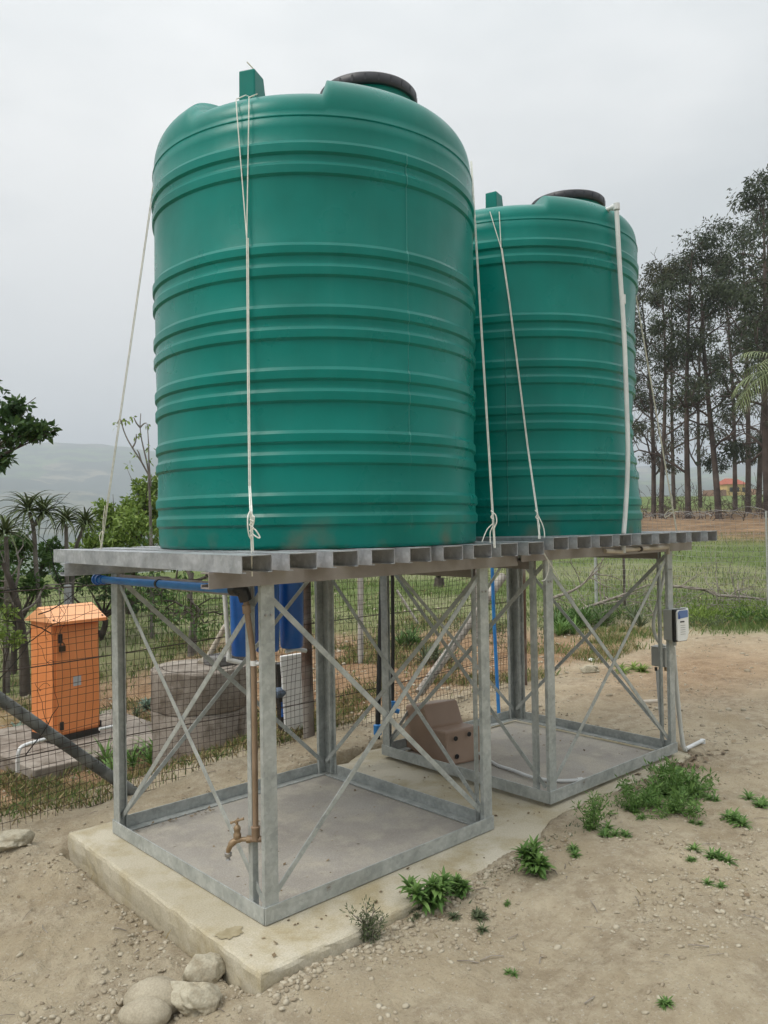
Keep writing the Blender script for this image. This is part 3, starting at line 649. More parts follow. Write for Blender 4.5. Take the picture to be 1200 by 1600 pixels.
# rope tail hanging under the platform
mbx = MB(); mbx.tube(spline([pv(848, 862, -.12), pv(856, 876, -.12), pv(857, 890, -.12), pv(852, 905, -.12), pv(846, 908, -.12)], 5), .003, 5); mbx.tube(lineto(pv(849, 862, -.12), pv(874, 905, -.1)), .0025, 5)
tag(mbx.build('rope_tail', ROPE, None, True), 'white rope tail looping below the platform by the second stand leg', 'rope')

# ------------------------------------------------------------------ overflow pipe of tank 2
ov = empty('overflow_pipe', cylp(C2, 975, 835, .03), 'white plastic overflow pipe running down the farther tank from its lid', 'pipe')
el = cylp(C2, 963, 329, .035)
pp = [cylp(C2, 963.5, 330, .03), cylp(C2, 969, 430, .03), cylp(C2, 975, 520, .03), cylp(C2, 979.5, 640, .034), cylp(C2, 981, 700, .036), cylp(C2, 980, 750, .036), cylp(C2, 977.5, 795, .034), cylp(C2, 974.5, 834, .032)]
m = MB(); m.tube(spline(pp, 5), .0125, 12); m.build('pipe_run', PVC, ov, True)
tp = pp[0]+np.array([0, 0, .028]); inn = np.array([C2[0], C2[1], tp[2]]); dv = inn-tp; dv[2] = 0; dv /= np.linalg.norm(dv)
m = MB(); m.tube([tp-np.array([0, 0, .02]), tp+np.array([0, 0, .014])], .0175, 12); m.tube([tp-dv*.004, tp+dv*.03], .0165, 12); m.build('elbow', PVC, ov, True)
m = MB(); m.tube([tp+dv*.02, tp+dv*.14], .0125, 12); m.build('pipe_stub', PVC, ov, True)
q = cylp(C2, 973, 468, .03); m = MB(); m.tube([q-np.array([0, 0, .025]), q+np.array([0, 0, .025])], .0155, 12); m.build('coupling', PVC, ov, True)

# ------------------------------------------------------------------ inlet manifold, blue pipe, tap
bp_ = empty('manifold_pipe', pu(150, 905, -.05), 'blue plastic pipe along the left underside of the nearer platform', 'pipe')
b0, b1 = pu(156, 905.5, -.05), pu(366, 921, -.05)
m = MB(); m.tube([b0, b1], .0165, 16); m.build('pipe_run', BLUE, bp_, True)
d = (b1-b0)/np.linalg.norm(b1-b0)
m = MB(); m.tube([b0-d*.035, b0-d*.022], .027, 16); m.tube([b0-d*.0225, b0+d*.005], .0225, 16); m.build('end_cap', BLUED, bp_, True)
q = pu(248, 912, -.05); m = MB(); m.tube([q-d*.008, q+d*.008], .0195, 16); m.build('pipe_clip', BLK, bp_, True)
q = pu(162, 906, -.05); m = MB(); m.tube([q-d*.003, q+d*.003], .021, 16); m.build('collar', BLUED, bp_, True)
e0 = pu(378, 921, -.035); e1 = pu(384, 938, -.02)
m = MB(); m.tube([b1-d*.012, b1+d*.03], .023, 14); m.tube(spline([b1+d*.012, e0, e1], 4), .0235, 14); m.build('elbow', BLK, bp_, True)
tapc = np.array([.0, .055, 0])
bt = empty('tap_pipe', (.02, .05, .2), 'brown plastic pipe down the near leg ending in a brass garden tap', 'pipe')
pts = [e1, pu(386.5, 960, -.015), pu(394, 1010, .0), pu(396.5, 1050, .004), pu(398, 1160, .006), pu(399.5, 1300, .008)]
m = MB(); m.tube(spline(pts, 5), .0108, 14); m.build('pipe_run', PVCBR, bt, True)
m = MB(); m.tube([pu(384.5, 945, -.02), pu(386, 958, -.016)], .0155, 14); m.build('coupling', PVCBR, bt, True)
q = pu(397, 1036, .004); m = MB(); m.tube([q-np.array([0, 0, .009]), q+np.array([0, 0, .009])], .0148, 14); m.tube([q, q+np.array([.01, -.03, 0])], .007, 8); m.build('pipe_clip', PVC, bt, True)
t0 = pu(399.5, 1300, .008); m = MB(); m.lathe([(.0125, -.030), (.0155, -.028), (.0155, .012), (.017, .014), (.017, .020), (.0125, .022)], t0, 20)
side = -RGT+np.array([0, 0, 0]); side[2] = 0; side /= np.linalg.norm(side)
tq = t0-np.array([0, 0, .026]); m.tube([tq-side*.036, tq+side*.02], .0115, 14); m.build('tee', PVCBR, bt, True)
tp0 = MB(); tp0.lathe([(.0, -.001), (.016, 0), (.0165, .01), (.010, .012)], tq-side*.033, 14, -side); tp0.build('plug', BRASS, bt, True)
tap = empty('garden_tap', tq+side*.05, 'weathered brass garden tap with a cross handle on the near leg', 'tap')
s_ = side; z_ = np.array([0, 0, 1.])
m = MB(); m.tube([tq+side*.019, tq+side*.034], .0135, 6); m.tube(spline([tq+s_*.03, tq+s_*.052, tq+s_*.070-z_*.004, tq+s_*.088-z_*.014, tq+s_*.100-z_*.036, tq+s_*.1025-z_*.05], 5), [.0085]*6+[.0105]*6+[.0125]*5+[.010]*4+[.0085]*5, 14); m.build('tap_body', BRASS, tap, True)
m = MB(); m.lathe([(.010, 0), (.0145, .008), (.0145, .02), (.0115, .024), (.0115, .034), (.013, .036), (.013, .044), (.009, .050), (.0045, .054), (.0045, .068)], tq+s_*.068, 16); m.build('bonnet', BRASS, tap, True)
hh = tq+s_*.068+z_*.068; m = MB(); h1 = s_*.9+np.array([0, 0, -.28]); h1 /= np.linalg.norm(h1); m.tube([hh-h1*.026, hh-h1*.012, hh, hh+h1*.012, hh+h1*.026], [.0055, .0035, .0055, .0035, .0055], 8); fr = -FWD*np.array([1, 1, 0]); m.tube([hh-fr*.02, hh, hh+fr*.02], [.005, .0038, .005], 8); m.build('tap_handle', BRASS, tap, True)
sp_ = tq+s_*.1025-z_*.05; m = MB(); m.lathe([(.0095, -.024), (.0085, -.022), (.007, -.020), (.007, -.014), (.0135, -.010), (.0135, .002), (.011, .004)], sp_, 14); m.build('hose_nozzle', CHROME, tap, True)

# ------------------------------------------------------------------ blue filter housings hung behind the nearer platform
for i, (x, yb, v, lab) in enumerate(((381, 1024, 1.50, 'left blue filter canister, beside the white drop pipe'), (418, 1018, 1.53, 'middle blue filter canister, partly hidden by the near leg'), (456, 1012, 1.56, 'right blue filter canister, above the white panel'))):
    q = pv(x, yb, v); f = empty('water_filter', q, lab, 'water filter', 'blue water filters under the platform')
    r = .073; top = 1.18
    m = MB(); m.lathe([(.0, 0), (r*.86, .002), (r*.95, .012), (r, .15), (r*1.04, top-q[2]-.06), (r*1.04, top-q[2]-.05)], q, 28); m.build('canister', BLUED, f, True)
    m = MB(); m.lathe([(r*1.0, 0), (r*1.2, .002), (r*1.2, .03), (r*1.1, .045), (r*.9, .055)], (q[0], q[1], top-.05), 28); m.build('filter_head', BLUE, f, True)
    m = MB(); m.box((q[0]-.02, q[1]-.02, top+.004), (q[0]+.02, q[1]+.02, ZB-.002)); m.build('hanger', GALV2, f)
wp = empty('drop_pipe', pv(356, 1030, 1.48), 'thin white pipe dropping left of the blue filters and turning to the leg', 'pipe')
m = MB(); m.tube([pv(350, 915, 1.49), pv(358, 1030, 1.46)], .0125, 12); m.build('pipe_run', PVC, wp, True)
m = MB(); m.tube([pv(355, 1030.5, 1.46), pv(378, 1036, 1.42)], .0135, 12); m.tube([pv(358, 1022, 1.46), pv(358, 1033, 1.46)], .016, 12); m.build('elbow', PVC, wp, True)
m = MB(); a = pv(452, 1012, 1.56); m.tube([pv(447, 1018, 1.56), pv(462, 1014, 1.56), pv(478, 1017, 1.56)], .013, 10); m.tube([pv(460, 1008, 1.56), pv(462, 1016, 1.56)], .012, 10)
tag(m.build('filter_drain', PVC, None, True), 'short white drain fitting below the right blue filter', 'pipe fitting')

# ------------------------------------------------------------------ rebuilt white panel beyond the mesh
def frame2(a, b):                                                   # horizontal axis a->b and its normal away from the camera
    a = np.array(a); b = np.array(b); x = b-a; x[2] = 0; L_ = np.linalg.norm(x); x /= L_; n = np.array([-x[1], x[0], 0.]); return x, n, L_
pa = pv(446, 1144, 2.05); pb = pv(479, 1139, 2.0); x, n, L_ = frame2(pa, pb)
wpn = empty('meter_panel', pa, 'white meter box with a dark blue edge standing behind the mesh fence', 'meter box')
tz = 1.447-0.0; ztop = pv(455, 1024, 2.03)[2]; zbm = pa[2]
lean = np.array([-.05, 0, 0]) 
m = MB(); poly = [pa, pb, np.array([pb[0]-.01, pb[1], ztop+.01]), np.array([pa[0]-.03, pa[1], ztop])]; m.prism(poly, n*.03); m.build('panel_door', WHITEP, wpn, bevel=.006)
m = MB(); poly = [pa+n*.032-x*.015, pb+n*.032-x*.01, np.array([pb[0], pb[1], ztop-.06])+n*.032-x*.02, np.array([pa[0], pa[1], ztop-.06])+n*.032-x*.045]; m.prism(poly, n*.09); m.build('panel_body', DARKM, wpn)
m = MB(); q = pv(447, 1082, 2.05); m.lathe([(.02, 0), (.03, .004), (.036, .02), (.036, .06), (.03, .065)], q+n*.02, 20, -x); m.lathe([(.018, .06), (.018, .1)], q+n*.02, 14, -x); m.build('pipe_flange', mat('blue_grey_fitting', (.12, .16, .22), .4), wpn, True)
m = MB(); m.prism([pa+n*.02-x*.02+z_*.1, pa+n*.02-x*.004+z_*.1, pa+n*.02-x*.008+z_*.2, pa+n*.02-x*.022+z_*.2], n*.01); m.build('blue_strip', BLUED, wpn)

# ------------------------------------------------------------------ pipes by stand 2
m = MB(); m.tube([pv(769, 884, 1.52), pv(771.5, 960, 1.50), pv(776, 1050, 1.46), pv(779.5, 1117, 1.40)], .0135, 12)
tag(m.build('riser_pipe', BLUE, None, True), 'upright blue pipe rising between the two stands', 'pipe')
bk = empty('black_riser', pv(592, 1160, 1.45), 'pair of black pipes rising behind the farther stand, with blue couplings', 'pipe')
m = MB(); m.tube([pv(597, 885, 1.62), pv(595, 960, 1.60), pv(590, 1150, 1.50), pv(590, 1168, 1.50)], .017, 12); m.build('pipe_run', BLK, bk, True)
m = MB(); m.tube([pv(613, 880, 1.42), pv(614, 1000, 1.42), pv(613, 1105, 1.40)], .0125, 12); m.build('pipe_run', BLK, bk, True)
m = MB(); m.lathe([(.016, -.03), (.027, -.026), (.027, -.004), (.022, 0), (.027, .004), (.027, .03), (.016, .034)], pv(612, 1103, 1.40), 16); m.tube([pv(612, 1108, 1.4), pv(624, 1112, 1.36)], .016, 10); m.build('coupling', BLUE, bk, True)
m = MB(); m.lathe([(.016, -.04), (.027, -.03), (.027, .03), (.02, .034)], pv(590, 1140, 1.50), 16); m.build('coupling', BLUE, bk, True)

# brown pump cover on stand 2's slab
n0 = pz(701, 1199, .010); l0 = pz(630, 1169, .010); ax = l0-n0; La = np.linalg.norm(ax[:2]); ax[2] = 0; ax /= np.linalg.norm(ax)
q = pz(738, 1188, .010); bx_ = q-n0; bx_[2] = 0; bx_ -= ax*(ax @ bx_)*.999; bx_ /= np.linalg.norm(bx_)
def onside(x, y):
    d_ = ray(x, y); nn = np.cross(ax, z_); t = ((n0-CAM) @ nn)/(d_ @ nn); P = CAM+t*d_; return (P-n0) @ ax, P[2]
prof = [(0, 0.012)]+[onside(x, y) for x, y in ((696, 1143), (671, 1138), (661, 1101), (633, 1101))]+[(onside(630, 1169)[0], .012)]
pw = .26; 
pc = empty('pump_cover', n0, 'stepped brown plastic pump cover under the farther stand', 'pump cover')
m = MB(); m.prism([n0*np.array([1, 1, 0])+ax*a_+z_*b_ for a_, b_ in prof], bx_*pw); ob = m.build('cover_shell', PUMPB, pc, bevel=.014)
for (x, y) in ((712, 1154), (733, 1147), (714, 1182)):
    d_ = ray(x, y); nn = ax; P = CAM+(((n0+(-ax)*0-CAM) @ nn)/(d_ @ nn))*d_
    m = MB(); m.lathe([(.0, .004), (.0135, .004), (.0145, -.0)], P, 16, -ax); m.build('vent_hole', BLK, pc)
P = pz(737, 1176, .06); m = MB(); m.tube([P+ax*.02, P-ax*.012], .010, 10); m.build('outlet_stub', PVC, pc, True)
# white hose on the floor
hp = [(740, 1172, .06), (748, 1176, .055), (762, 1186, .03), (778, 1196, .022), (800, 1203, .024), (830, 1214, .028), (858, 1219, .024), (880, 1220, .024), (905, 1219, .024), (925, 1216, .028), (945, 1210, .03)]
m = MB(); m.tube(spline([pz(*t_) for t_ in hp], 5), .0095, 10)
q0, q1 = pz(902, 1219, .024), pz(910, 1218, .024); m.tube([q0, q1], .013, 10)
tag(m.build('floor_pipe', PVC, None, True), 'white pipe snaking across the floor inside the farther stand', 'pipe')

# ------------------------------------------------------------------ controller, junction box and conduits on the right leg
R2 = s2p((A, 0, 0)); RX = R2[0]
cb = empty('pump_controller', pu(1050, 1003, RX+.02), 'pump controller box with white and blue label on the right leg', 'control box')
# the box hangs on the front of the leg; its labelled face looks down the row to the right and front
def bxd(P, ex, ey, ez, name, mt, par, bev=.006):
    m = MB(); P = np.array(P); m.prism([P, P+ex, P+ex+ez, P+ez], ey); return m.build(name, mt, par, bevel=bev)
P0 = pd(1036.5, 1000, 4.90); e1_ = pd(1051, 1003, 4.99)-P0; e1_[2] = 0; e2_ = pd(1069, 998, 5.07)-pd(1051, 1003, 4.99); e2_[2] = 0
tc_ = -ray(1053, 800); tc_[2] = 0; tc_ /= np.linalg.norm(tc_); rc_ = np.cross(z_, tc_); rc_ = rc_ if rc_ @ RGT > 0 else -rc_
e1n = tc_*math.cos(.87)+rc_*math.sin(.87); e2n = rc_*math.cos(.87)-tc_*math.sin(.87)
hgt = .188; wface = .105; dep = .105
bxd(P0, e1n*dep*.62, e2n*wface, z_*hgt, 'enclosure', GREYBOX, cb)
bxd(P0+e1n*dep*.63-z_*.004+e2n*-.002, e1n*dep*.22, e2n*(wface+.004), z_*(hgt+.008), 'cover', BLK, cb)
fo = P0+e1n*(dep*.85+.001)
m = MB(); W_, H_ = wface, hgt
def fp(a_, b_): return fo+e2n*a_*W_+z_*b_*H_
m.prism([fp(.06, .06), fp(.14, .01), fp(.80, .01), fp(.95, .12), fp(.95, .97), fp(.90, 1.0), fp(.18, 1.0), fp(.05, .93)], e1n*.012); m.build('face_plate', WHITEP, cb, bevel=.003)
fo = fo+e1n*.0135
m = MB(); m.prism([fp(.10, .72), fp(.93, .76), fp(.93, .96), fp(.88, .985), fp(.22, .985), fp(.09, .92)], e1n*.001); m.build('blue_label', BLUEP, cb)
m = MB(); m.prism([fp(.16, .72), fp(.26, .72), fp(.28, .78), fp(.21, .88), fp(.15, .78)], e1n*.0018); m.build('drop_emblem', mat('navy_print', (.02, .05, .2), .5), cb)
m = MB()
for a_ in (0, .09, .18, .27): m.prism([fp(.28+a_, .60), fp(.35+a_, .605), fp(.35+a_, .65), fp(.28+a_, .645)], e1n*.0012)
m.build('label_print', DARKM, cb)
m = MB()
for r_ in range(5): m.prism([fp(.3, .5-.07*r_), fp(.7, .5-.07*r_), fp(.7, .515-.07*r_), fp(.3, .515-.07*r_)], e1n*.0012)
m.build('fine_print', GREYBOX, cb)
bxd(P0+e1n*dep*.3+e2n*(wface+.004)+z_*.035, e1n*dep*.5, e2n*.022, z_*(hgt-.03), 'side_door', WHITEP, cb)
m = MB(); q = P0+e1n*.05+e2n*.04; m.tube([q, q-z_*.03], .012, 8); m.build('cable_gland', GREYBOX, cb, True)
jb = empty('junction_box', pd(1030, 1040, 5.1), 'plain grey junction box on the right leg below the controller', 'junction box')
J0 = pd(1017.5, 1040, 5.08); j1 = pd(1040, 1041.5, 5.0)-J0; j1[2] = 0
bxd(J0, j1, e2n*.06+FWD*np.array([1, 1, 0])*.03, z_*.115, 'enclosure', GREYBOX, jb)
bxd(J0+z_*.116-j1*.02, j1*1.04, e2n*.062+FWD*np.array([1, 1, 0])*.032, z_*.006, 'box_lid', GREYBOX, jb, .002)
for x in (1025, 1040):
    q = pd(x, 1045, 5.06); m = MB(); m.tube([q+z_*.01, q-z_*.012], .009, 8); m.build('cable_gland', BLK if x < 1030 else BRASS, jb, True)
cn = empty('conduit', pd(1062, 1170, 5.02), 'white conduits running down the right leg to the ground', 'conduit')
m = MB(); m.tube(spline([pd(1052, 1010, 5.02), pd(1058, 1080, 5.02), pd(1064, 1140, 5.0), pd(1069, 1169, 4.98), pd(1073, 1171, 4.97)], 5), .013, 10); m.build('pipe_run', CREAM, cn, True)
m = MB(); m.tube([pd(1053, 1010, 5.08), pd(1058, 1100, 5.06), pd(1066, 1167, 5.02)], .009, 8); m.build('pipe_run', PVC, cn, True)
g0, g1 = pz(1072, 1170, .02), pz(1098, 1157, .03); m = MB(); m.tube([g0, g1, g1-z_*.03], .0125, 10); m.tube([g1-z_*.02, g1+z_*.008], .016, 10); m.build('ground_pipe', PVC, cn, True)
m = MB(); m.tube(spline([pd(1027, 1046, 5.08), pd(1030, 1090, 5.07), pd(1033.5, 1135, 5.06), pd(1033, 1160, 5.05), pd(1028, 1172, 5.03), pz(1012, 1180, .03)], 5), .0105, 10); m.build('pipe_run', PVC, cn, True)
m = MB(); m.tube(spline([pd(1043, 868, 5.13), pd(1041, 880, 5.1), pd(1032, 925, 5.06), pd(1023, 960, 5.05), pd(1021, 980, 5.05), pd(1026, 998, 5.05), pd(1036, 1009, 5.05), pd(1048, 1010, 5.06)], 5), .0105, 10)
tag(m.build('flexible_conduit', CREAM, None, True), 'cream flexible conduit bowing beside the right leg above the junction box', 'conduit')
m = MB(); m.tube([pd(1043.5, 858, 5.12), pd(1042, 878, 5.11)], .0145, 10); m.tube([pd(1041.5, 860, 5.09), pd(1044, 876, 5.09)], .006, 8)
tag(m.build('cable_sleeve', BLK, None, True), 'short black cable sleeve at the top of the right leg', 'cable sleeve')
uc = empty('under_platform_pipe', pv(972, 862, -.07), 'grimy cream pipe under the front edge of the farther platform', 'pipe')
m = MB(); m.tube([pv(945, 861, -.075), pv(974, 862, -.075)], .012, 10); m.build('pipe_run', PVCB, uc, True)
m = MB(); m.tube([pv(974, 859, -.075), pv(1043, 855, -.075), pv(1043.5, 866, -.075)], .012, 10); m.build('pipe_run', PVCB, uc, True)
m = MB(); m.tube([pv(973, 853, -.075), pv(973, 864, -.075)], .0165, 12); m.build('elbow', PVC, uc, True)
m = MB(); q = pv(1000, 858, -.075); m.tube([q-np.array([.012, 0, 0]), q+np.array([.012, 0, 0])], .0145, 10); m.build('pipe_clip', BARKD, uc, True)

# ------------------------------------------------------------------ orange cabinet on its plinth
ZC = -.35
def gp(x, y): return pz(x, y, ZC)
cn0 = gp(83, 1163); cr0 = gp(156, 1155); cr0 = CAM+(cr0-CAM)*1.03; cr0[2] = ZC; cx = cr0-cn0; Wc = np.linalg.norm(cx); cx /= Wc; cy = np.array([-cx[1], cx[0], 0.])
Dc = .34; Hc = .205
def ztopat(P, y): d_ = ray(100, y); t = np.hypot(P[0]-CAM[0], P[1]-CAM[1])/np.hypot(d_[0], d_[1]); return CAM[2]+d_[2]*t
zt_ = ztopat(cn0, 972); Hc = zt_-ZC
oc = empty('electrical_cabinet', cn0, 'orange steel electrical cabinet with a pitched roof and padlock', 'cabinet', rz=math.atan2(cx[1], cx[0]))
def cbx(lo, hi, name, mt, bev=0, par=None):
    m = MB(); m.box(lo, hi); return m.build(name, mt, par or oc, bevel=bev, world=False)
cbx((-.004, .0, .0), (Wc+.004, Dc, .055), 'base_frame', DARKM)
body = cbx((0, 0, .056), (Wc, Dc, Hc), 'body', ORANGE, .004)
dr = cbx((.03, -.014, .075), (Wc-.008, -.001, Hc-.035), 'door', ORANGE, .004)
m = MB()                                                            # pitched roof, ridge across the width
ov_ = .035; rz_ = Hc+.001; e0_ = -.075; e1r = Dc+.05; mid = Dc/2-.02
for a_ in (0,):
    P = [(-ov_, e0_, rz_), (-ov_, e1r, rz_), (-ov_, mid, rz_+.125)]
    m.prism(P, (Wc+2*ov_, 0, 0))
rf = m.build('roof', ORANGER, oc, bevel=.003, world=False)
m = MB(); m.box((-ov_-.001, e0_-.003, rz_-.022), (Wc+ov_+.001, e0_, rz_+.004)); m.build('roof_lip', ORANGE, rf, world=False)
for x_ in (-.01, Wc+.01):
    m = MB(); m.lathe([(.009, 0), (.009, .004), (0, .005)], (x_, e0_+.03, rz_+.022), 8, (0, -.45, .9)); m.build('screw', DARKM, rf, world=False)
zz = lambda y: ztopat(cn0, y)-ZC
hk = lambda x, y: (np.array(pz(x, y, 0)))
def onface(x, y):
    d_ = ray(x, y); t = ((cn0-CAM) @ cy)/(d_ @ cy); P = CAM+t*d_-cn0; return P @ cx, P[2]
a_, b_ = onface(92, 998); cbx((a_-.018, -.030, b_-.035), (a_+.018, -.0145, b_+.04), 'lock_handle', DARKM, .004, dr)
a_, b_ = onface(93, 1011); m = MB(); m.box((a_-.028, -.050, b_-.035), (a_+.028, -.032, b_+.012)); m.tube(spline([(a_-.018, -.041, b_+.01), (a_-.016, -.041, b_+.03), (a_, -.041, b_+.04), (a_+.016, -.041, b_+.03), (a_+.018, -.041, b_+.01)], 4), .005, 8); m.build('padlock', mat('padlock_brown', (.06, .045, .03), .4, .6), dr, bevel=.004, world=False)
a_, b_ = onface(94.5, 1134); cbx((a_-.016, -.030, b_-.035), (a_+.016, -.0145, b_+.035), 'lock_handle', DARKM, .004, dr)
a_, b_ = onface(119, 1063.5); cbx((a_-.037, -.0165, b_-.04), (a_+.037, -.0145, b_+.04), 'name_plate', STICK, .002, dr)
for y_ in (990, 1131):
    a_, b_ = onface(152.5, y_); cbx((Wc-.008, -.022, b_-.03), (Wc+.006, -.002, b_+.03), 'hinge', DARKM, .002, dr)
# plinth
q0 = gp(53, 1203); q1 = gp(196, 1172); px_ = q1-q0; Lp = np.linalg.norm(px_)+.6; px_ /= np.linalg.norm(px_); py_ = np.array([-px_[1], px_[0], 0])
m = MB(); m.prism([q0, q0+px_*Lp, q0+px_*Lp+py_*1.5, q0-px_*.1+py_*1.5], (0, 0, -.3)); tag(m.build('plinth', CEM, None, bevel=.01), 'low concrete plinth under the orange cabinet', 'plinth')
m = MB(); ZP = ZC+.04; pts = [pz(78, 1153, ZP), pz(52, 1160, ZP), pz(38, 1165, ZP), pz(30, 1172, ZP-.02), pz(28, 1185, ZP-.09), pz(27, 1202, ZP-.17)]
pts = [pd(86, 1151, 5.9), pd(60, 1158, 5.75), pd(40, 1164, 5.68), pd(31, 1170, 5.62), pd(28, 1182, 5.60), pd(27.5, 1206, 5.60)]
m.tube(spline(pts, 5), .0135, 10); tag(m.build('bent_pipe', PVC, None, True), 'white pipe bending down beside the orange cabinet plinth', 'pipe')
m = MB(); m.tube([pd(155, 1139, 6.5), pd(182, 1134, 6.6), pd(196, 1133, 6.7)], .0135, 10); tag(m.build('side_pipe', PVC, None, True), 'short white pipe leaving the orange cabinet to the right', 'pipe')

# ------------------------------------------------------------------ concrete well rings with lid
wq = pd(314, 1180, 5.95); wr = .345; wx, wy = wq[0], wq[1]; zg = hz(wx, wy)-.05
zt_w = ztopat(np.array([wx-.3*FWD[0], wy-.3*FWD[1], 0]), 1066)
we = empty('water_well', (wx, wy, zg), 'round concrete well of stacked rings behind the mesh', 'well')
def ring(z0, z1, r, nm, bumpy=.006):
    n = 64; prof = [(r, z0), (r+.004, z0+.01), (r, (z0+z1)/2), (r+.003, z1-.012), (r-.006, z1), (r-.07, z1), (r-.075, z1-.02)]
    m = MB(); m.lathe(prof, (wx, wy, 0), n); m.f = [q for q in m.f if len(q) == 4]
    m.v = [(x+(x-wx)*bumpy*3*math.sin(7*math.atan2(y-wy, x-wx)+z*9)+rs.uniform(-.003, .003), y+(y-wy)*bumpy*3*math.sin(5*math.atan2(y-wy, x-wx)+z*13)+rs.uniform(-.003, .003), z+rs.uniform(-.002, .002)) for x, y, z in m.v]
    m.build(nm, CEM, we, True)
hm = zg+(zt_w-zg)*.62
ring(zg-.1, hm-.003, wr, 'well_ring'); ring(hm+.001, zt_w, wr+.001, 'well_ring')
m = MB(); m.lathe([(0, zt_w-.012), (wr-.08, zt_w-.012), (wr-.08, zt_w+.002), (0, zt_w+.004)], (wx, wy, 0), 48); m.build('well_cover', CEM, we, True)
m = MB(); q = pd(352, 1046, 6.0); m.box((q[0]-.13, q[1]-.09, zt_w+.005), (q[0]+.14, q[1]+.1, zt_w+.075)); tag(m.build('cover_block', mat('grey_block', (.16, .155, .15), .8), None, bevel=.01), 'grey concrete block lying on the well cover', 'block')
m = MB(); m.tube([pd(318, 1040, 6.05), pd(352, 978, 5.95)], .02, 10); m.tube([pd(313, 1030, 6.05), pd(322, 1040, 6.05)], .03, 10); tag(m.build('suction_pipe', PVCB, None, True), 'pale slanting suction pipe leading into the well', 'pipe')

# ------------------------------------------------------------------ near mesh fence
VF = 1.85
fe = empty('mesh_fence', (1.6, VF, -.15), 'rusty square-mesh wire fence running behind both stands', 'fence')
def mesh_wires(x0, x1, z_of, ztop, cell, r, name, par, mt, P, wob=.006):
    Vs = []; Fs = []; n0_ = 0
    def seg(path):
        nonlocal n0_
        path = np.array(path); m_ = len(path); t = np.gradient(path, axis=0); t /= np.linalg.norm(t, axis=1)[:, None]
        a_ = np.cross(t, [.3, .9, .2]); a_ /= np.linalg.norm(a_, axis=1)[:, None]; b_ = np.cross(t, a_)
        for k in range(3):
            an = 2*math.pi*k/3; Vs.append(path+r*(math.cos(an)*a_+math.sin(an)*b_))
        i = np.arange(m_-1)
        for k in range(3):
            k2 = (k+1) % 3; Fs.append(np.stack([n0_+k*m_+i, n0_+k2*m_+i, n0_+k2*m_+i+1, n0_+k*m_+i+1], -1))
        n0_ += 3*m_
    xs = np.arange(x0, x1, cell); ns = int((ztop+.2)/cell)
    bulge = lambda x_, z__: .018*math.sin(x_*2.1+z__*3)+.012*math.sin(x_*5.3-z__*4)
    for x_ in xs:
        zz_ = np.linspace(z_of(x_), ztop+.01*math.sin(x_*4), 9); jit = rs.uniform(-.004, .004); sl = rs.uniform(-.006, .006)
        seg([P(x_+jit+sl*(z__)+wob*math.sin(x_*9+z__*11), bulge(x_, z__), z__) for z__ in zz_])
    k = 0; z__ = ztop
    while z__ > -.25:
        pts = []
        for x_ in np.arange(x0, x1+.01, .16):
            if z__ > z_of(x_)-.03: pts.append(P(x_, bulge(x_, z__), z__+.009*math.sin(x_*3.1+k)+.01*math.sin(x_*4)))
        if len(pts) > 2: seg(pts)
        z__ -= cell; k += 1
    me_ = mesh_np(name, np.vstack(Vs), np.vstack(Fs), mt); o = link(name, me_, par); o['kind'] = 'stuff'; return o
P1 = lambda x_, b_, z__: (x_, VF+b_, z__)
zf = lambda x_: hz(x_, VF)-.02
_zc = {round(x_, 1): zf(x_) for x_ in np.arange(-2.2, 4.3, .1)}
zfast = lambda x_: _zc.get(round(x_, 1), -.15)
mesh_wires(-1.4, 3.92, zfast, 1.10, .040, .0015, 'wire_mesh', fe, WIRE, P1)
for zh in (.76, .275, 1.12):
    m = MB(); m.tube([(x_, VF-.006+.006*math.sin(x_*3), zh+.02*math.sin(x_*1.3+zh*7)+.02*(x_-1)*.3) for x_ in np.arange(-1.4, 4.0, .15)], .0034, 5); m.build('strand_wire', WIRE, fe, True)
q = pv(482, 1195, VF+.03)
m = MB(); m.tube([(q[0]+.012, q[1], -.3), (q[0], q[1], .5), (q[0]-.005, q[1], 1.28)], .038, 16); m.build('post', RUST, fe, True)
q = pv(816, 1085, VF+.05); m = MB(); m.tube([(q[0], q[1], -.3), (q[0]+.01, q[1], 1.2)], .045, 14); m.build('post', RUST, fe, True)
m = MB(); m.tube([pv(655, 1083, VF+.06), pv(786, 900, VF+.06)], .036, 14); m.build('brace_pole', mat('pale_pole', (.26, .235, .20), .8, col2=(.40, .37, .33), scale=8), fe, True)
m = MB(); a_ = pv(246, 1264, VF+.04); b_ = pv(0, 1092, VF+.05); m.tube([a_, b_, b_+(b_-a_)*1.2], .031, 16); m.build('brace_pole', STRUT, fe, True)
m = MB(); q = b_+(b_-a_)*1.2; m.tube([(q[0], q[1], -.3), (q[0], q[1], 1.3)], .045, 16); m.build('post', RUST, fe, True)
for x_, y_, yb_, D in ((564, 905, 1075, 8.3), (743, 905, 1020, 9.2)):
    q = pd(x_, yb_, D); q2 = pd(x_-1, 888, D); m = MB(); m.tube([(q[0], q[1], hz(q[0], q[1])-.1), q2], .030, 10)
    tag(m.build('slim_post', mat('pale_post', (.30, .28, .26), .8, col2=(.42, .40, .37), scale=10), None, True), 'slim pale post standing beyond the mesh, %s' % ('near the rusty fence pipe' if x_ < 600 else 'left of the blue riser'), 'post')
q = pd(106, 950, 10); m = MB(); m.box((q[0]-.035, q[1]-.035, hz(q[0], q[1])-.1), (q[0]+.035, q[1]+.035, pd(106, 914, 10)[2])); tag(m.build('slim_post', mat('grey_post', (.30, .32, .33), .8, var=.1), None, bevel=.004), 'square grey post behind the orange cabinet', 'post')

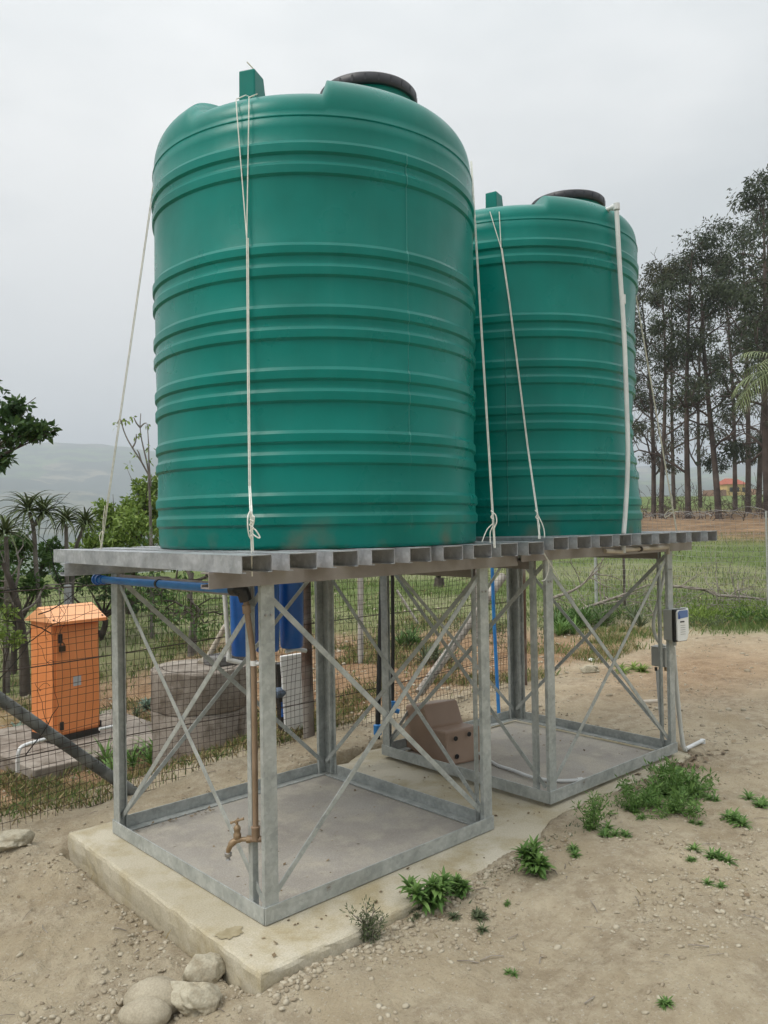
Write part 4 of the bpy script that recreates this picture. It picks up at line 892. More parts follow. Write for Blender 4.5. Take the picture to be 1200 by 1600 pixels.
# ------------------------------------------------------------------ far game fence
ff = empty('game_fence', pd(1060, 950, 11.5), 'tall light wire game fence crossing the grass at right', 'fence')
fa_, fb_ = pd(850, 800, 13.5), pd(1290, 800, 10.3); fd = fb_-fa_; fd[2] = 0; FL = np.linalg.norm(fd); fd /= FL; fn = np.array([-fd[1], fd[0], 0])
def PF(x_, b_, z__): q = fa_+fd*x_+fn*b_; return (q[0], q[1], z__)
_zg = [hz(*(fa_+fd*x_)[:2]) for x_ in np.arange(0, FL+.2, .1)]
mesh_wires(0, FL, lambda x_: _zg[int(min(len(_zg)-1, x_*10))]-.02, 1.50, .075, .0021, 'wire_mesh', ff, WIREG, PF, .012)
m = MB()
for k in range(16):
    x_ = rs.uniform(1, FL-.3); w_ = rs.uniform(.3, .9); hgt_ = rs.uniform(.04, .13); m.tube([PF(x_+w_*t, .02*math.sin(t*9), 1.49+hgt_*math.sin(math.pi*t)-.02) for t in np.linspace(0, 1, 9)], .0028, 5)
q = m.build('wire_loop', WIREG, ff, True); q['kind'] = 'stuff'
for px0, mt_, r_ in ((929, GALV, .026), (973, BARKD, .02), (1197, GALV, .014)):
    d_ = ray(px0, 800); t_ = ((fa_-CAM) @ fn)/(d_ @ fn); q = CAM+t_*d_; m = MB(); m.tube([(q[0], q[1], hz(q[0], q[1])-.1), (q[0], q[1], 1.52 if px0 > 940 else 1.2)], r_, 10); m.build('post', mt_, ff, True)

# ------------------------------------------------------------------ foliage makers
def leaves(cent, rad, n, ln, wd, droop=0., flat=.7, seed=0, up=0.):
    """n leaf quads spread through ellipsoids (cent: k x 3, rad: k), returned as vertices and quads"""
    r_ = np.random.RandomState(seed); k = len(cent); idx = np.repeat(np.arange(k), n); N_ = len(idx)
    d = r_.normal(size=(N_, 3)); d /= np.linalg.norm(d, axis=1)[:, None]; rr = r_.uniform(.12, 1, N_)**.55
    rad = np.asarray(rad, float); p = np.asarray(cent)[idx]+d*(rr*rad[idx])[:, None]*np.array([1, 1, flat])
    a = r_.normal(size=(N_, 3)); a = a/np.linalg.norm(a, axis=1)[:, None]; a[:, 2] += up-droop; a = .6*a+.6*d; a[:, 2] -= droop*.5; a /= np.linalg.norm(a, axis=1)[:, None]
    b = np.cross(a, r_.normal(size=(N_, 3))); b /= np.linalg.norm(b, axis=1)[:, None]
    L_ = (ln*r_.uniform(.6, 1.3, N_))[:, None]; W_ = (wd*r_.uniform(.7, 1.3, N_))[:, None]
    V = np.stack([p, p+a*L_*.5+b*W_*.5, p+a*L_, p+a*L_*.5-b*W_*.5], 1).reshape(-1, 3)
    return V, np.arange(N_*4).reshape(-1, 4)
def grow(m, base, dirn, length, r0, depth, ends, rnd, curl=.25, up=.12, split=3, minr=.004, taper=.62, ratio=(.55, .85), n=5):
    d = np.array(dirn, float); d /= np.linalg.norm(d); p = np.array(base, float); pts = [p.copy()]; rr = [r0]; seg = length/n; kids = []
    for i in range(n):
        d = d+rnd.normal(size=3)*curl*.35; d[2] += up*.35; d /= np.linalg.norm(d); p = p+d*seg; pts.append(p.copy()); rr.append(max(minr, r0*(1-(1-taper)*(i+1)/n)))
        if depth > 0 and i >= 1: kids.append((p.copy(), d.copy(), rr[-1]))
    m.tube(pts, rr, 7 if r0 > .03 else 5, cap=False)
    if depth == 0: ends.append(p); ends.append(pts[-2]); return
    for k in range(split):
        q, dd, rk = kids[rnd.randint(len(kids))] if k else (p, d, rr[-1])
        a = rnd.normal(size=3); a -= dd*(a @ dd); a /= np.linalg.norm(a); nd_ = dd*rnd.uniform(.4, .9)+a*rnd.uniform(.45, 1.0)
        grow(m, q, nd_, length*rnd.uniform(*ratio), rk*.68, depth-1, ends, rnd, curl, up, split, minr, taper, ratio, n)

# --- tall eucalypts
def eucalypt(seed, hgt=20., crown=.58, mat_=EUC, dens=1.0):
    rnd = np.random.RandomState(seed); m = MB(); ends = []
    pts = []; rr = []; p = np.zeros(3); lean = rnd.normal(size=2)*.035
    for i in range(15):
        t = i/14; pts.append(np.array([lean[0]*hgt*t+.18*math.sin(t*5+seed), lean[1]*hgt*t+.15*math.sin(t*4+seed*2), hgt*.93*t])); rr.append(.19*(1-t)**.75+.025)
    m.tube(pts, rr, 10, False); nl = 17
    for k in range(nl):
        t = 1-crown*1.35+crown*1.35*(k+.5)/nl if k > 4 else rnd.uniform(.18, .45)
        t = min(t, .985); i = int(t*14); b = pts[i]+(pts[min(14, i+1)]-pts[i])*(t*14-i); an = k*2.4+rnd.uniform(-.5, .5)
        ln = hgt*(.17 if t > .6 else .12)*rnd.uniform(.6, 1.15)*(1.25-.85*t if t > .55 else 1)
        dd = np.array([math.cos(an), math.sin(an), rnd.uniform(.25, 1.0)+(t > .9)*1.2])
        grow(m, b, dd, ln, .09*(1.2-t*.8), 2, ends, rnd, .35, .10, 3, .012, .6, (.5, .8), 5)
    E = np.array(ends); keep = rnd.uniform(size=len(E)) < .17*dens; E = E[keep]
    lo = E[:, 2] < hgt*.6; E = E[~lo | (rnd.uniform(size=len(E)) < .7)]
    rad = rnd.uniform(.45, 1.25, len(E)); V, F = leaves(E-np.array([0, 0, .12]), rad, 120, .27, .085, droop=.5, flat=.66, seed=seed)
    tr = bpy.data.meshes.new('trunk'); tr.from_pydata(m.v, [], m.f); tr.materials.append(BARK); tr.polygons.foreach_set('use_smooth', np.ones(len(tr.polygons), bool))
    return tr, mesh_np('crown', V, F, mat_)
EU = [eucalypt(3, 20, .58, EUC), eucalypt(8, 20, .52, EUC2), eucalypt(14, 20, .62, EUC), eucalypt(23, 20, .55, EUC)]
eul = [(1022, 62, 432, 0, 1.0, 'first tall eucalypt right of the farther tank'), (1036, 60, 395, 1, .9, 'eucalypt with an olive crown just right of the tank rope'), (1074, 58, 368, 2, 1.0, 'thick-trunked eucalypt in the middle of the row'),
       (1118, 57, 356, 3, 1.05, 'straight dark eucalypt left of the yellow house'), (1052, 76, 405, 3, .8, 'thin eucalypt set back between two thick trunks'), (1094, 80, 415, 0, .8, 'slender eucalypt far back, right of the middle trunk'),
       (1150, 70, 372, 1, .8, 'thin eucalypt in front of the yellow house'), (1168, 66, 330, 2, .9, 'leggy eucalypt right of the yellow house'), (1222, 52, 255, 0, 1.15, 'tallest eucalypt, cut off by the right edge'),
       (1190, 72, 322, 3, .85, 'eucalypt behind the palm fronds at right'), (992, 66, 470, 2, .9, 'eucalypt mostly hidden behind the farther tank'), (1200, 55, 268, 3, 1.0, 'tall eucalypt whose crown meets the right edge of the view'), (1205, 90, 430, 1, .8, 'farthest small eucalypt near the right edge')]
for x_, D, yt, v_, fat, lab in eul:
    q = pd(x_, 800, D); zg_ = hz(q[0], q[1]); top = pd(x_, yt, D)[2]; s_h = (top-zg_)/20
    root = empty('eucalyptus_tree', (q[0], q[1], zg_-.15), lab, 'tree', 'tall eucalyptus trees at right', rz=x_*1.7)
    root.scale = (s_h*fat, s_h*fat, s_h); root.rotation_euler = (rs.normal()*.02, rs.normal()*.02, x_*1.7)
    link('trunk', EU[v_][0], root, False); link('crown', EU[v_][1], root, False)

# --- generic broadleaf from listed puffs
def puff_tree(name, base, puffs, label, bark, leafm, n, ln, wd, r0=.05, seed=1, group=None, flat=.9, cat='tree', trunk_top=None, droop=.15):
    rnd = np.random.RandomState(seed); base = np.array(base, float)
    root = empty(name, base, label, cat, group); m = MB(); P = np.array([q[:3] for q in puffs], float)
    top = np.array(trunk_top) if trunk_top is not None else base+(P.mean(0)-base)*.5
    m.tube(spline([base-np.array([0, 0, .1]), base+(top-base)*.5+rnd.normal(size=3)*.04, top], 5), [r0*(1-.35*i/10) for i in range(11)], 9, False)
    for q in P:
        mid_ = top+(q-top)*.5+rnd.normal(size=3)*.06*np.linalg.norm(q-top)+np.array([0, 0, -.05]); sp__ = spline([top-(top-base)*rnd.uniform(0, .25), mid_, q], 4)
        m.tube(sp__, [max(.004, r0*.5*(1-i/len(sp__))) for i in range(len(sp__))], 6, False)
        for k in range(3):
            e_ = q+rnd.normal(size=3)*.25*puffs[0][3]*2; m.tube(lineto(sp__[-3], e_, 3), [r0*.12, r0*.08, .003], 4, False)
    m.build('trunk', bark, root, True)
    cen = []; rad = []
    for q in puffs:
        for k in range(7): o_ = rnd.normal(size=3); o_ /= np.linalg.norm(o_); cen.append(np.array(q[:3])+o_*q[3]*rnd.uniform(.2, .95)); rad.append(q[3]*rnd.uniform(.28, .55))
    V, F = leaves(np.array(cen), rad, n, ln, wd, droop, flat, seed)
    me_ = mesh_np('crown', V, F, leafm); link('crown', me_, root); return root
def pf(x, y, D, r): return (*pd(x, y, D), r)
# leafy branch tree entering at top left
q = pd(-150, 1000, 8.2); q[2] = hz(q[0], q[1])
puff_tree('leafy_tree', q, [pf(8, 648, 8, .17), pf(28, 640, 8.1, .12), pf(45, 668, 8, .12), pf(68, 673, 8, .11), pf(22, 680, 7.9, .13), pf(-15, 690, 8.2, .25), pf(-60, 640, 8.4, .4), pf(2, 722, 8, .11), pf(-40, 730, 8.2, .25), pf(-110, 600, 8.6, .5), pf(-140, 700, 8.4, .5), pf(-190, 640, 8.6, .5)],
          'leafy green tree reaching in from the left edge above the aloes', BARKD, DGREEN, 26, .085, .04, .09, 4, trunk_top=pd(-130, 760, 8.3))
# yellow-green bush tree behind the tank
q = pd(205, 960, 13.5); q[2] = hz(q[0], q[1])
puff_tree('bush_tree', q, [pf(205, 800, 13.5, .48), pf(232, 790, 13.8, .5), pf(180, 805, 13.3, .32), pf(232, 762, 13.6, .3), pf(215, 835, 13, .5), pf(180, 842, 13, .42), pf(150, 848, 13, .30), pf(125, 862, 12.8, .22), pf(240, 850, 13, .5), pf(262, 800, 13.8, .5), pf(165, 880, 12.8, .35)],
          'yellow-green bushy tree left of the nearer tank', BARKD, YGREEN, 120, .085, .042, .09, 6)
q = pd(150, 1010, 11.5); q[2] = hz(q[0], q[1])
puff_tree('shrub', q, [pf(130, 905, 11.5, .25), pf(165, 915, 11.3, .3), pf(100, 900, 11.5, .2), pf(215, 925, 11.2, .28), pf(245, 915, 11.4, .25), pf(190, 905, 11.6, .25)],
          'dark low shrub behind the orange cabinet', BARKD, DGREEN, 44, .075, .036, .05, 7, cat='shrub')
q = pd(20, 1040, 10.5); q[2] = hz(q[0], q[1])
puff_tree('shrub', q, [pf(10, 860, 10.5, .3), pf(45, 850, 10.6, .26), pf(65, 880, 10.8, .22), pf(20, 900, 10.3, .3), pf(-20, 870, 10.3, .35), pf(50, 920, 10.5, .22), pf(0, 930, 10.4, .25), pf(78, 860, 11, .16)],
          'dense green shrub under the aloes at the left edge', BARKD, MGREEN, 60, .08, .036, .05, 8, cat='shrub')
q = pd(5, 1060, 8.8); q[2] = hz(q[0], q[1])
puff_tree('shrub', q, [pf(5, 985, 8.8, .15), pf(12, 960, 8.9, .14), pf(22, 1000, 8.8, .1), pf(-14, 975, 8.8, .2)], 'small yellow-green shrub at the left edge beside the dark trunk', BARKD, YGREEN, 16, .07, .03, .02, 9, cat='shrub')
# dark tree trunk behind the cabinet
def trunk_tree(name, px, pyb, D, pyt, r, label, bark, bends, mt=None):
    q = pd(px, pyb, D); zg_ = hz(q[0], q[1]); root = empty(name, (q[0], q[1], zg_), label, 'tree'); m = MB()
    path = [np.array([q[0], q[1], zg_-.1])]+[pd(*b, D) for b in bends]; sp__ = spline(path, 5); m.tube(sp__, [r*(1-.6*i/len(sp__)) for i in range(len(sp__))], 9, False)
    m.build('trunk', bark, root, True); return root, sp__
tr1, sp1 = trunk_tree('dead_tree', 40, 1095, 9.3, 860, .065, 'dark forked trunk left of the orange cabinet', BARKD, [(38, 1040), (34, 985), (22, 925), (5, 880)])
rnd = np.random.RandomState(2); m = MB(); e_ = []
for k in range(7):
    b = sp1[rnd.randint(6, len(sp1)-1)]; grow(m, b, np.array([rnd.normal(), rnd.normal(), 1.1]), .45, .018, 2, e_, rnd, .5, .05, 2, .003)
m.build('branch', BARKG, tr1, True)
# small pruned tree behind the well
tr2, sp2 = trunk_tree('small_tree', 300, 1033, 9.8, 900, .06, 'small bare-branched tree behind the well, its trunk pale at the foot', BARKG, [(300, 1000), (303, 965), (296, 930), (300, 895)])
m = MB(); e_ = []
for k in range(7): b = sp2[rnd.randint(7, len(sp2))]; grow(m, b, np.array([rnd.normal(), rnd.normal(), .5]), .5, .022, 2, e_, rnd, .5, -.05, 3, .003)
m.build('branch', BARKD, tr2, True); V, F = leaves(np.array(e_), [.10]*len(e_), 9, .07, .03, .5, .8, 5); link('leaf_clump', mesh_np('leaf_clump', V, F, MGREEN), tr2)['kind'] = 'stuff'
# thin stakes in the field
for (x0, y0, x1, y1, D, lab) in ((620, 922, 660, 985, 10.5, 'pale thin stick leaning in the grass behind the stands'),):
    m = MB(); a_ = pd(x1, y1, D); m.tube([a_, pd(x0, y0, D)], .016, 8); tag(m.build('leaning_stick', mat('pale_stick', (.36, .33, .30), .8), None, True), lab, 'stick')
for px, yt, yb, D, lab in ((686, 880, 925, 16, 'dark stump with broken twigs in the field behind the stands'), (1056, 872, 890, 22, 'small dark stump in the grass right of the far platform')):
    q = pd(px, yb, D); zg_ = hz(q[0], q[1]); m = MB(); m.tube([(q[0], q[1], zg_-.1), (q[0]+.02, q[1], pd(px, (yb+yt)/2, D)[2])], [.13, .09], 9); e_ = []
    for k in range(5): grow(m, (q[0], q[1], pd(px, (yb+yt)/2+4, D)[2]), (rnd.normal()*.5, rnd.normal()*.5, 1), .45, .03, 1, e_, rnd, .5, .1, 2)
    tag(m.build('tree_stump', BARKD, None, True), lab, 'stump')
# bare twigs above the bush
q = pd(236, 900, 11.2); q[2] = hz(q[0], q[1]); bt_ = empty('bare_tree', q, 'bare twiggy sapling against the sky left of the nearer tank', 'tree'); D = 11.2
m = MB()
m.tube(spline([q, pd(236, 850, D), pd(234, 780, D), pd(232, 742, D)], 4), [.03-.0015*i for i in range(13)], 8, False)
for pth in ([(232, 742), (221, 722), (207, 700), (196, 680), (190, 660), (194, 656), (200, 659)], [(234, 748), (229, 720), (222, 690), (219, 668), (220, 646)], [(236, 760), (233, 725), (232, 690), (230, 662)], [(219, 668), (213, 661), (209, 652)], [(207, 700), (212, 690), (213, 678)], [(221, 722), (217, 708), (214, 703)], [(190, 660), (187, 655), (183, 662)], [(219, 668), (225, 662), (229, 661)]):
    ps = spline([pd(a_, b_, D) for a_, b_ in pth], 3); m.tube(ps, [.011*(1-.75*i/len(ps))+.002 for i in range(len(ps))], 5, False)
m.build('trunk', BARKG, bt_, True)
lp = np.array([pd(a_, b_, D) for a_, b_ in ((190, 657), (197, 658), (211, 712), (213, 680), (207, 651), (229, 662), (233, 720), (181, 664), (235, 700), (203, 728))]); V, F = leaves(lp, [.05]*len(lp), 6, .07, .03, .6, .8, 3); link('leaf_clump', mesh_np('leaf_clump', V, F, YGREEN), bt_)['kind'] = 'stuff'

# --- tree aloes
def aloe(px, py, D, rad, stem, label, seed, heads=None):
    rnd = np.random.RandomState(seed); stempts = [pd(a_, b_, D) for a_, b_ in stem]; q = stempts[0].copy(); q[2] = hz(q[0], q[1])
    root = empty('tree_aloe', q, label, 'aloe', 'tree aloes on bare stems')
    m = MB(); sp__ = spline([q]+stempts, 4); m.tube(sp__, [.036-.012*i/len(sp__) for i in range(len(sp__))], 8, False)
    hs_ = heads or [(px, py)]
    for (hx, hy) in hs_[1:]: s3 = spline([sp__[-4], (sp__[-3]+pd(hx, hy+20, D))/2, pd(hx, hy+8, D)], 4); m.tube(s3, [.03]*len(s3), 7, False)
    m.build('stem', BARKG, root, True)
    for (hx, hy) in hs_:
        c = pd(hx, hy+6, D); m = MB()
        for k in range(42):
            an = k*2.39996; el_ = math.radians(84-k*2.3+rnd.uniform(-6, 6)); L_ = rad*rnd.uniform(.85, 1.1)*(0.75 if k < 6 else 1)
            h = np.array([math.cos(an), math.sin(an), 0]); sd_ = np.array([-h[1], h[0], 0]); p = c.copy(); n_ = 7; prev = []
            e = el_
            for i in range(n_+1):
                t = i/n_; w_ = .018*(1-t**1.4)+.0008; nrm = np.array([-h[0]*math.sin(e), -h[1]*math.sin(e), math.cos(e)])
                prev.append((p-sd_*w_+nrm*w_*.5, p-nrm*w_*.15, p+sd_*w_+nrm*w_*.5)); p = p+(h*math.cos(e)+np.array([0, 0, math.sin(e)]))*L_/n_; e -= .20+.05*t
            v = [x for g_ in prev for x in g_]; m.add(v, [f_ for i in range(n_) for f_ in ((i*3, i*3+1, i*3+4, i*3+3), (i*3+1, i*3+2, i*3+5, i*3+4))])
        m.build('rosette', ALOE, root, True)
    return root
aloe(44, 792, 10.5, .52, [(62, 960), (56, 880), (53, 830), (46, 800)], 'forked tree aloe with two spiky heads, tallest of the group', 1, [(44, 792), (68, 797)])
aloe(103, 808, 11, .44, [(105, 930), (104, 860), (103, 818)], 'slim tree aloe right of the forked one', 2)
aloe(134, 812, 11.2, .44, [(112, 930), (118, 860), (131, 824)], 'leaning tree aloe nearest the platform corner', 3)
aloe(8, 828, 9.6, .5, [(10, 960), (11, 880), (9, 838)], 'tree aloe cut by the left edge with an orange flower stem', 4)

# --- palm beyond the right edge of the picture
D = 11.5; q = pd(1197, 860, 10.4); q = pd(1212, 860, 10.0); zg_ = hz(q[0], q[1]); pr = empty('palm_tree', (q[0], q[1], zg_), 'palm at the right edge with drooping fronds and a grey trunk', 'palm'); D = 10.0
m = MB(); m.tube([(q[0]+.04, q[1]-.04, zg_-.1), pd(1217, 700, D), pd(1226, 620, D)], [.10, .085, .07], 12); m.build('trunk', BARKG, pr, True)
c = pd(1232, 585, D); rnd = np.random.RandomState(5)
for k in range(15):
    an = k*2.4+.3; m = MB(); h = np.array([math.cos(an), math.sin(an), 0]); sd_ = np.array([-h[1], h[0], 0]); e = math.radians(rnd.uniform(-5, 65)); p = c.copy(); L_ = rnd.uniform(.65, .95); pts = []; es = []
    for i in range(10): pts.append(p.copy()); es.append(e); p = p+(h*math.cos(e)+z_*math.sin(e))*L_/9; e -= .17
    m.tube(pts, [.008*(1-i/11)+.001 for i in range(10)], 4, False)
    for i in range(1, 10):
        for sgn in (-1, 1):
            for w_ in (0, .5):
                b = pts[i]-(pts[i]-pts[i-1])*w_; dd = sd_*sgn*.8+(pts[i]-pts[i-1])/(L_/9)*.7+z_*-.35; dd /= np.linalg.norm(dd); ll = .30*math.sin(math.pi*(.15+.8*i/10))+.05
                t1 = b+dd*ll*.55; t2 = b+dd*ll-z_*ll*.25; wv = np.cross(dd, z_)*.0065
                m.add([b-wv, b+wv, t1+wv, t1-wv, t2], [(0, 1, 2, 3), (3, 2, 4)])
    m.build('frond', PALM, pr, True)

# ------------------------------------------------------------------ yellow house and far details
hq = pd(1142, 772, 235); zg_ = hz(hq[0], hq[1]); hx_ = math.atan2(RGT[1], RGT[0])+.35
ho = empty('farm_house', (hq[0], hq[1], zg_), 'small yellow house with a red roof between the trunks', 'house', rz=hx_)
m = MB(); m.box((-3.6, -2.5, -1), (3.6, 2.5, 3.2)); m.build('wall', mat('yellow_wall', (.55, .40, .16), .8, var=.08, scale=1), ho, world=False)
m = MB(); m.prism([(-4, -2.9, 3.2), (4, -2.9, 3.2), (2.4, 0, 4.9), (-2.4, 0, 4.9)], (0, .01, 0)); m.v = []; m.f = []
m.add([(-4, -2.9, 3.2), (4, -2.9, 3.2), (4, 2.9, 3.2), (-4, 2.9, 3.2), (-2, 0, 5), (2, 0, 5)], [(0, 1, 5, 4), (1, 2, 5), (2, 3, 4, 5), (3, 0, 4), (3, 2, 1, 0)]); m.build('roof', mat('red_roof', (.33, .09, .05), .8, var=.15, scale=2), ho, world=False)
for x_ in (-2.2, .2, 2.3):
    m = MB(); m.box((x_-.5, -2.56, 1.0), (x_+.5, -2.505, 2.3)); m.build('window', DARKM, ho, world=False)
m = MB(); m.box((3.7, -2.2, -1), (7.5, 2.2, 1.9)); m.build('annex', mat('pink_wall', (.45, .27, .18), .8, var=.08, scale=1), ho, world=False)
m = MB(); m.box((-8.5, -2.2, -1), (-3.7, 2.0, 1.6)); m.build('annex', mat('brown_wall', (.25, .15, .10), .8, var=.08, scale=1), ho, world=False)

# ------------------------------------------------------------------ stones
def ico():
    t = (1+5**.5)/2; v = np.array([(-1, t, 0), (1, t, 0), (-1, -t, 0), (1, -t, 0), (0, -1, t), (0, 1, t), (0, -1, -t), (0, 1, -t), (t, 0, -1), (t, 0, 1), (-t, 0, -1), (-t, 0, 1)], float); v /= np.linalg.norm(v[0])
    f = np.array([(0, 11, 5), (0, 5, 1), (0, 1, 7), (0, 7, 10), (0, 10, 11), (1, 5, 9), (5, 11, 4), (11, 10, 2), (10, 7, 6), (7, 1, 8), (3, 9, 4), (3, 4, 2), (3, 2, 6), (3, 6, 8), (3, 8, 9), (4, 9, 5), (2, 4, 11), (6, 2, 10), (8, 6, 7), (9, 8, 1)]); return v, f
def subd(v, f, n):
    for _ in range(n):
        e = {}; v = list(map(tuple, v)); nf = []
        def mid(a, b):
            k = (min(a, b), max(a, b))
            if k not in e: q = (np.array(v[a])+np.array(v[b])); q /= np.linalg.norm(q); v.append(tuple(q)); e[k] = len(v)-1
            return e[k]
        for a, b, c_ in f: x, y, z = mid(a, b), mid(b, c_), mid(c_, a); nf += [(a, x, z), (b, y, x), (c_, z, y), (x, y, z)]
        f = nf
    return np.array(v), np.array(f)
SV, SF = subd(*ico(), 4)
def n3(p, s, seed): return fbm(p[:, 0]*s+p[:, 2]*s*.7+5, p[:, 1]*s-p[:, 2]*s*.6+3, 4, seed)+fbm(p[:, 2]*s+9, p[:, 0]*s*.5+p[:, 1]*s, 3, seed+5)*.7
def stone(px, py, z, size, label, rough, seed, mt, rz=0):
    q = pz(px, py, z); q[2] = hz(q[0], q[1])+size[2]*(.42 if rough else .85); v = SV.copy(); d_ = 1+n3(v, 1.3, seed)*(.55 if rough else .10)+(n3(v, 5, seed+3)*.10 if rough else 0); v = v*d_[:, None]*np.array(size)
    if rough:
        r_ = np.random.RandomState(seed)
        for k in range(9):
            nn = r_.normal(size=3); nn /= np.linalg.norm(nn); lim = np.linalg.norm(np.array(size)*nn)*r_.uniform(.68, .9); over = np.maximum(v @ nn-lim, 0); v = v-over[:, None]*nn*.85
    c_, s_ = math.cos(rz), math.sin(rz); v = v @ np.array([[c_, s_, 0], [-s_, c_, 0], [0, 0, 1]]); o = link('stone', mesh_np('stone', v+q, SF, mt, True)); tag(o, label, 'stone'); return o
stone(243, 1577, -.11, (.095, .07, .058), 'smooth rounded boulder at the bottom beside the slab corner', 0, 1, SMROCK, YAW-1.57)
stone(228, 1612, -.13, (.08, .062, .045), 'smooth boulder cut by the bottom edge', 0, 7, SMROCK, YAW-1.57)
stone(317, 1543, -.12, (.088, .066, .055), 'pale craggy rock leaning against the slab edge', 1, 3, ROCKM, YAW-1.1)
stone(312, 1592, -.13, (.092, .07, .055), 'craggy broken rock in front of the leaning one', 1, 12, ROCKM, YAW-1.8)
stone(12, 1345, -.12, (.12, .08, .05), 'flat pale block of rubble at the left edge below the fence', 1, 21, ROCKM, YAW-1.4)
stone(921, 1046, .05, (.12, .07, .045), 'pale flat stone in the weeds behind the farther stand', 1, 31, ROCKM)
def gravel(name, pts, smin, smax, mt, seed, pw=3.):
    r_ = np.random.RandomState(seed); iv, if_ = ico(); n_ = len(pts); s_ = smin+(smax-smin)*r_.uniform(size=n_)**pw
    A_ = r_.normal(size=(n_, 3, 3)); Q_, _ = np.linalg.qr(A_); sc_ = s_[:, None]*np.stack([r_.uniform(.7, 1.4, n_), r_.uniform(.6, 1.1, n_), r_.uniform(.35, .8, n_)], 1)
    v = iv[None]*(1+r_.uniform(-.22, .22, (n_, 12, 1))); v = v*sc_[:, None]; an = r_.uniform(0, 6.28, n_); c_, si = np.cos(an)[:, None], np.sin(an)[:, None]
    v = np.stack([v[..., 0]*c_-v[..., 1]*si, v[..., 0]*si+v[..., 1]*c_, v[..., 2]+v[..., 0]*r_.uniform(-.3, .3, (n_, 1))], -1)
    z = height(pts[:, 0], pts[:, 1]); v = v+np.stack([pts[:, 0], pts[:, 1], z+s_*.12], -1)[:, None]
    F = (if_[None]+12*np.arange(n_)[:, None, None]).reshape(-1, 3); return tag(link(name, mesh_np(name, v.reshape(-1, 3), F, mt)), kind='stuff')
def onslab(p, g=.0): return (p[:, 0] > -.20-g) & (p[:, 0] < 3.13) & (p[:, 1] > -.27+sst(1.2, 1.7, p[:, 0])*.13-g) & (p[:, 1] < 1.43)
def scatter(n, D0, D1, seed, ff=None):
    r_ = np.random.RandomState(seed); out_ = []; tot = 0
    while tot < n:
        D = np.exp(r_.uniform(math.log(D0), math.log(D1), n)); t = r_.uniform(-.55, .55, n)
        p = CAM[:2]+np.outer(D, [math.cos(YAW), math.sin(YAW)])+np.outer(D*t, [math.sin(YAW), -math.cos(YAW)])
        k = ~onslab(p)
        if ff is not None: k &= r_.uniform(size=n) < ff(p)
        out_.append(p[k]); tot += k.sum()
    return np.vstack(out_)[:n]
GRAV = leafmat('pebbles', (.26, .215, .15), (.44, .395, .305), .9, 0)
clus = lambda p: np.clip(.10+1.9*sst(.0, .35, fbm(p[:, 0]/.35, p[:, 1]/.35, 3, 61)), 0, 1)
gravel('gravel', scatter(16000, 2.2, 9, 1, clus), .0016, .013, GRAV, 2, 4.)
def along(a, b, n, sp, seed):
    r_ = np.random.RandomState(seed); t = r_.uniform(size=n)[:, None]; p = np.array(a)*(1-t)+np.array(b)*t; d_ = np.array(b)-np.array(a); nn = np.array([d_[1], -d_[0]])/np.linalg.norm(d_); return p+nn*np.abs(r_.normal(size=(n, 1)))*sp*(.4+fbm(t*9, t*0, 2, seed)+.3)
e_ = np.vstack([along((-.20, 1.3), (-.205, -.22), 1700, -.09, 4), along((-.21, -.265), (1.3, -.25), 1300, .08, 6)]); e_ = e_[~onslab(e_, .002)]
gravel('gravel', e_, .0025, .015, GRAV, 8, 2.2)
gravel('gravel', scatter(2600, 5.5, 14, 9, lambda p: np.clip((p[:, 1] > 1.9)*1.+.15, 0, 1)), .006, .03, GRAV, 5, 2.5)

# litter on the slab
def flakes(name, P, size, mt, seed):
    r_ = np.random.RandomState(seed); n_ = len(P); an = r_.uniform(0, 6.28, n_); s_ = size*r_.uniform(.4, 1.2, n_); a = np.stack([np.cos(an), np.sin(an), r_.uniform(-.2, .5, n_)], -1)*s_[:, None]; b = np.stack([-np.sin(an), np.cos(an), r_.uniform(-.3, .3, n_)], -1)*s_[:, None]*.4
    V = np.stack([P, P+a*.5+b, P+a, P+a*.5-b], 1).reshape(-1, 3); return tag(link(name, mesh_np(name, V, np.arange(n_*4).reshape(-1, 4), mt)), kind='stuff')
r_ = np.random.RandomState(3); PP = np.vstack([np.column_stack([r_.uniform(.1, 1.2, 40), r_.uniform(.1, 1.2, 40), np.full(40, .006)]), np.column_stack([r_.uniform(1.35, 1.65, 30), r_.uniform(-.1, 1.2, 30), np.full(30, .003)]),
    np.column_stack([r_.uniform(1.9, 2.9, 30), r_.uniform(.1, 1.1, 30), np.full(30, .014)]), np.column_stack([r_.uniform(-.15, 1.3, 25), r_.uniform(-.2, -.02, 25), np.full(25, .003)]), np.column_stack([r_.uniform(.06, .5, 30), r_.uniform(1.13, 1.2, 30), np.full(30, .012)])])
flakes('leaf_litter', PP, .018, DEADL, 1)
p2 = scatter(420, 3.0, 11, 12, clus); flakes('leaf_litter', np.column_stack([p2, height(p2[:, 0], p2[:, 1])+.004]), .022, DEADL, 2)
p2 = np.column_stack([r_.normal(2.75, .25, 160), r_.normal(-.17, .05, 160)]); flakes('leaf_litter', np.column_stack([p2, np.maximum(height(p2[:, 0], p2[:, 1]), .0)+.006]), .035, DEADL, 4)

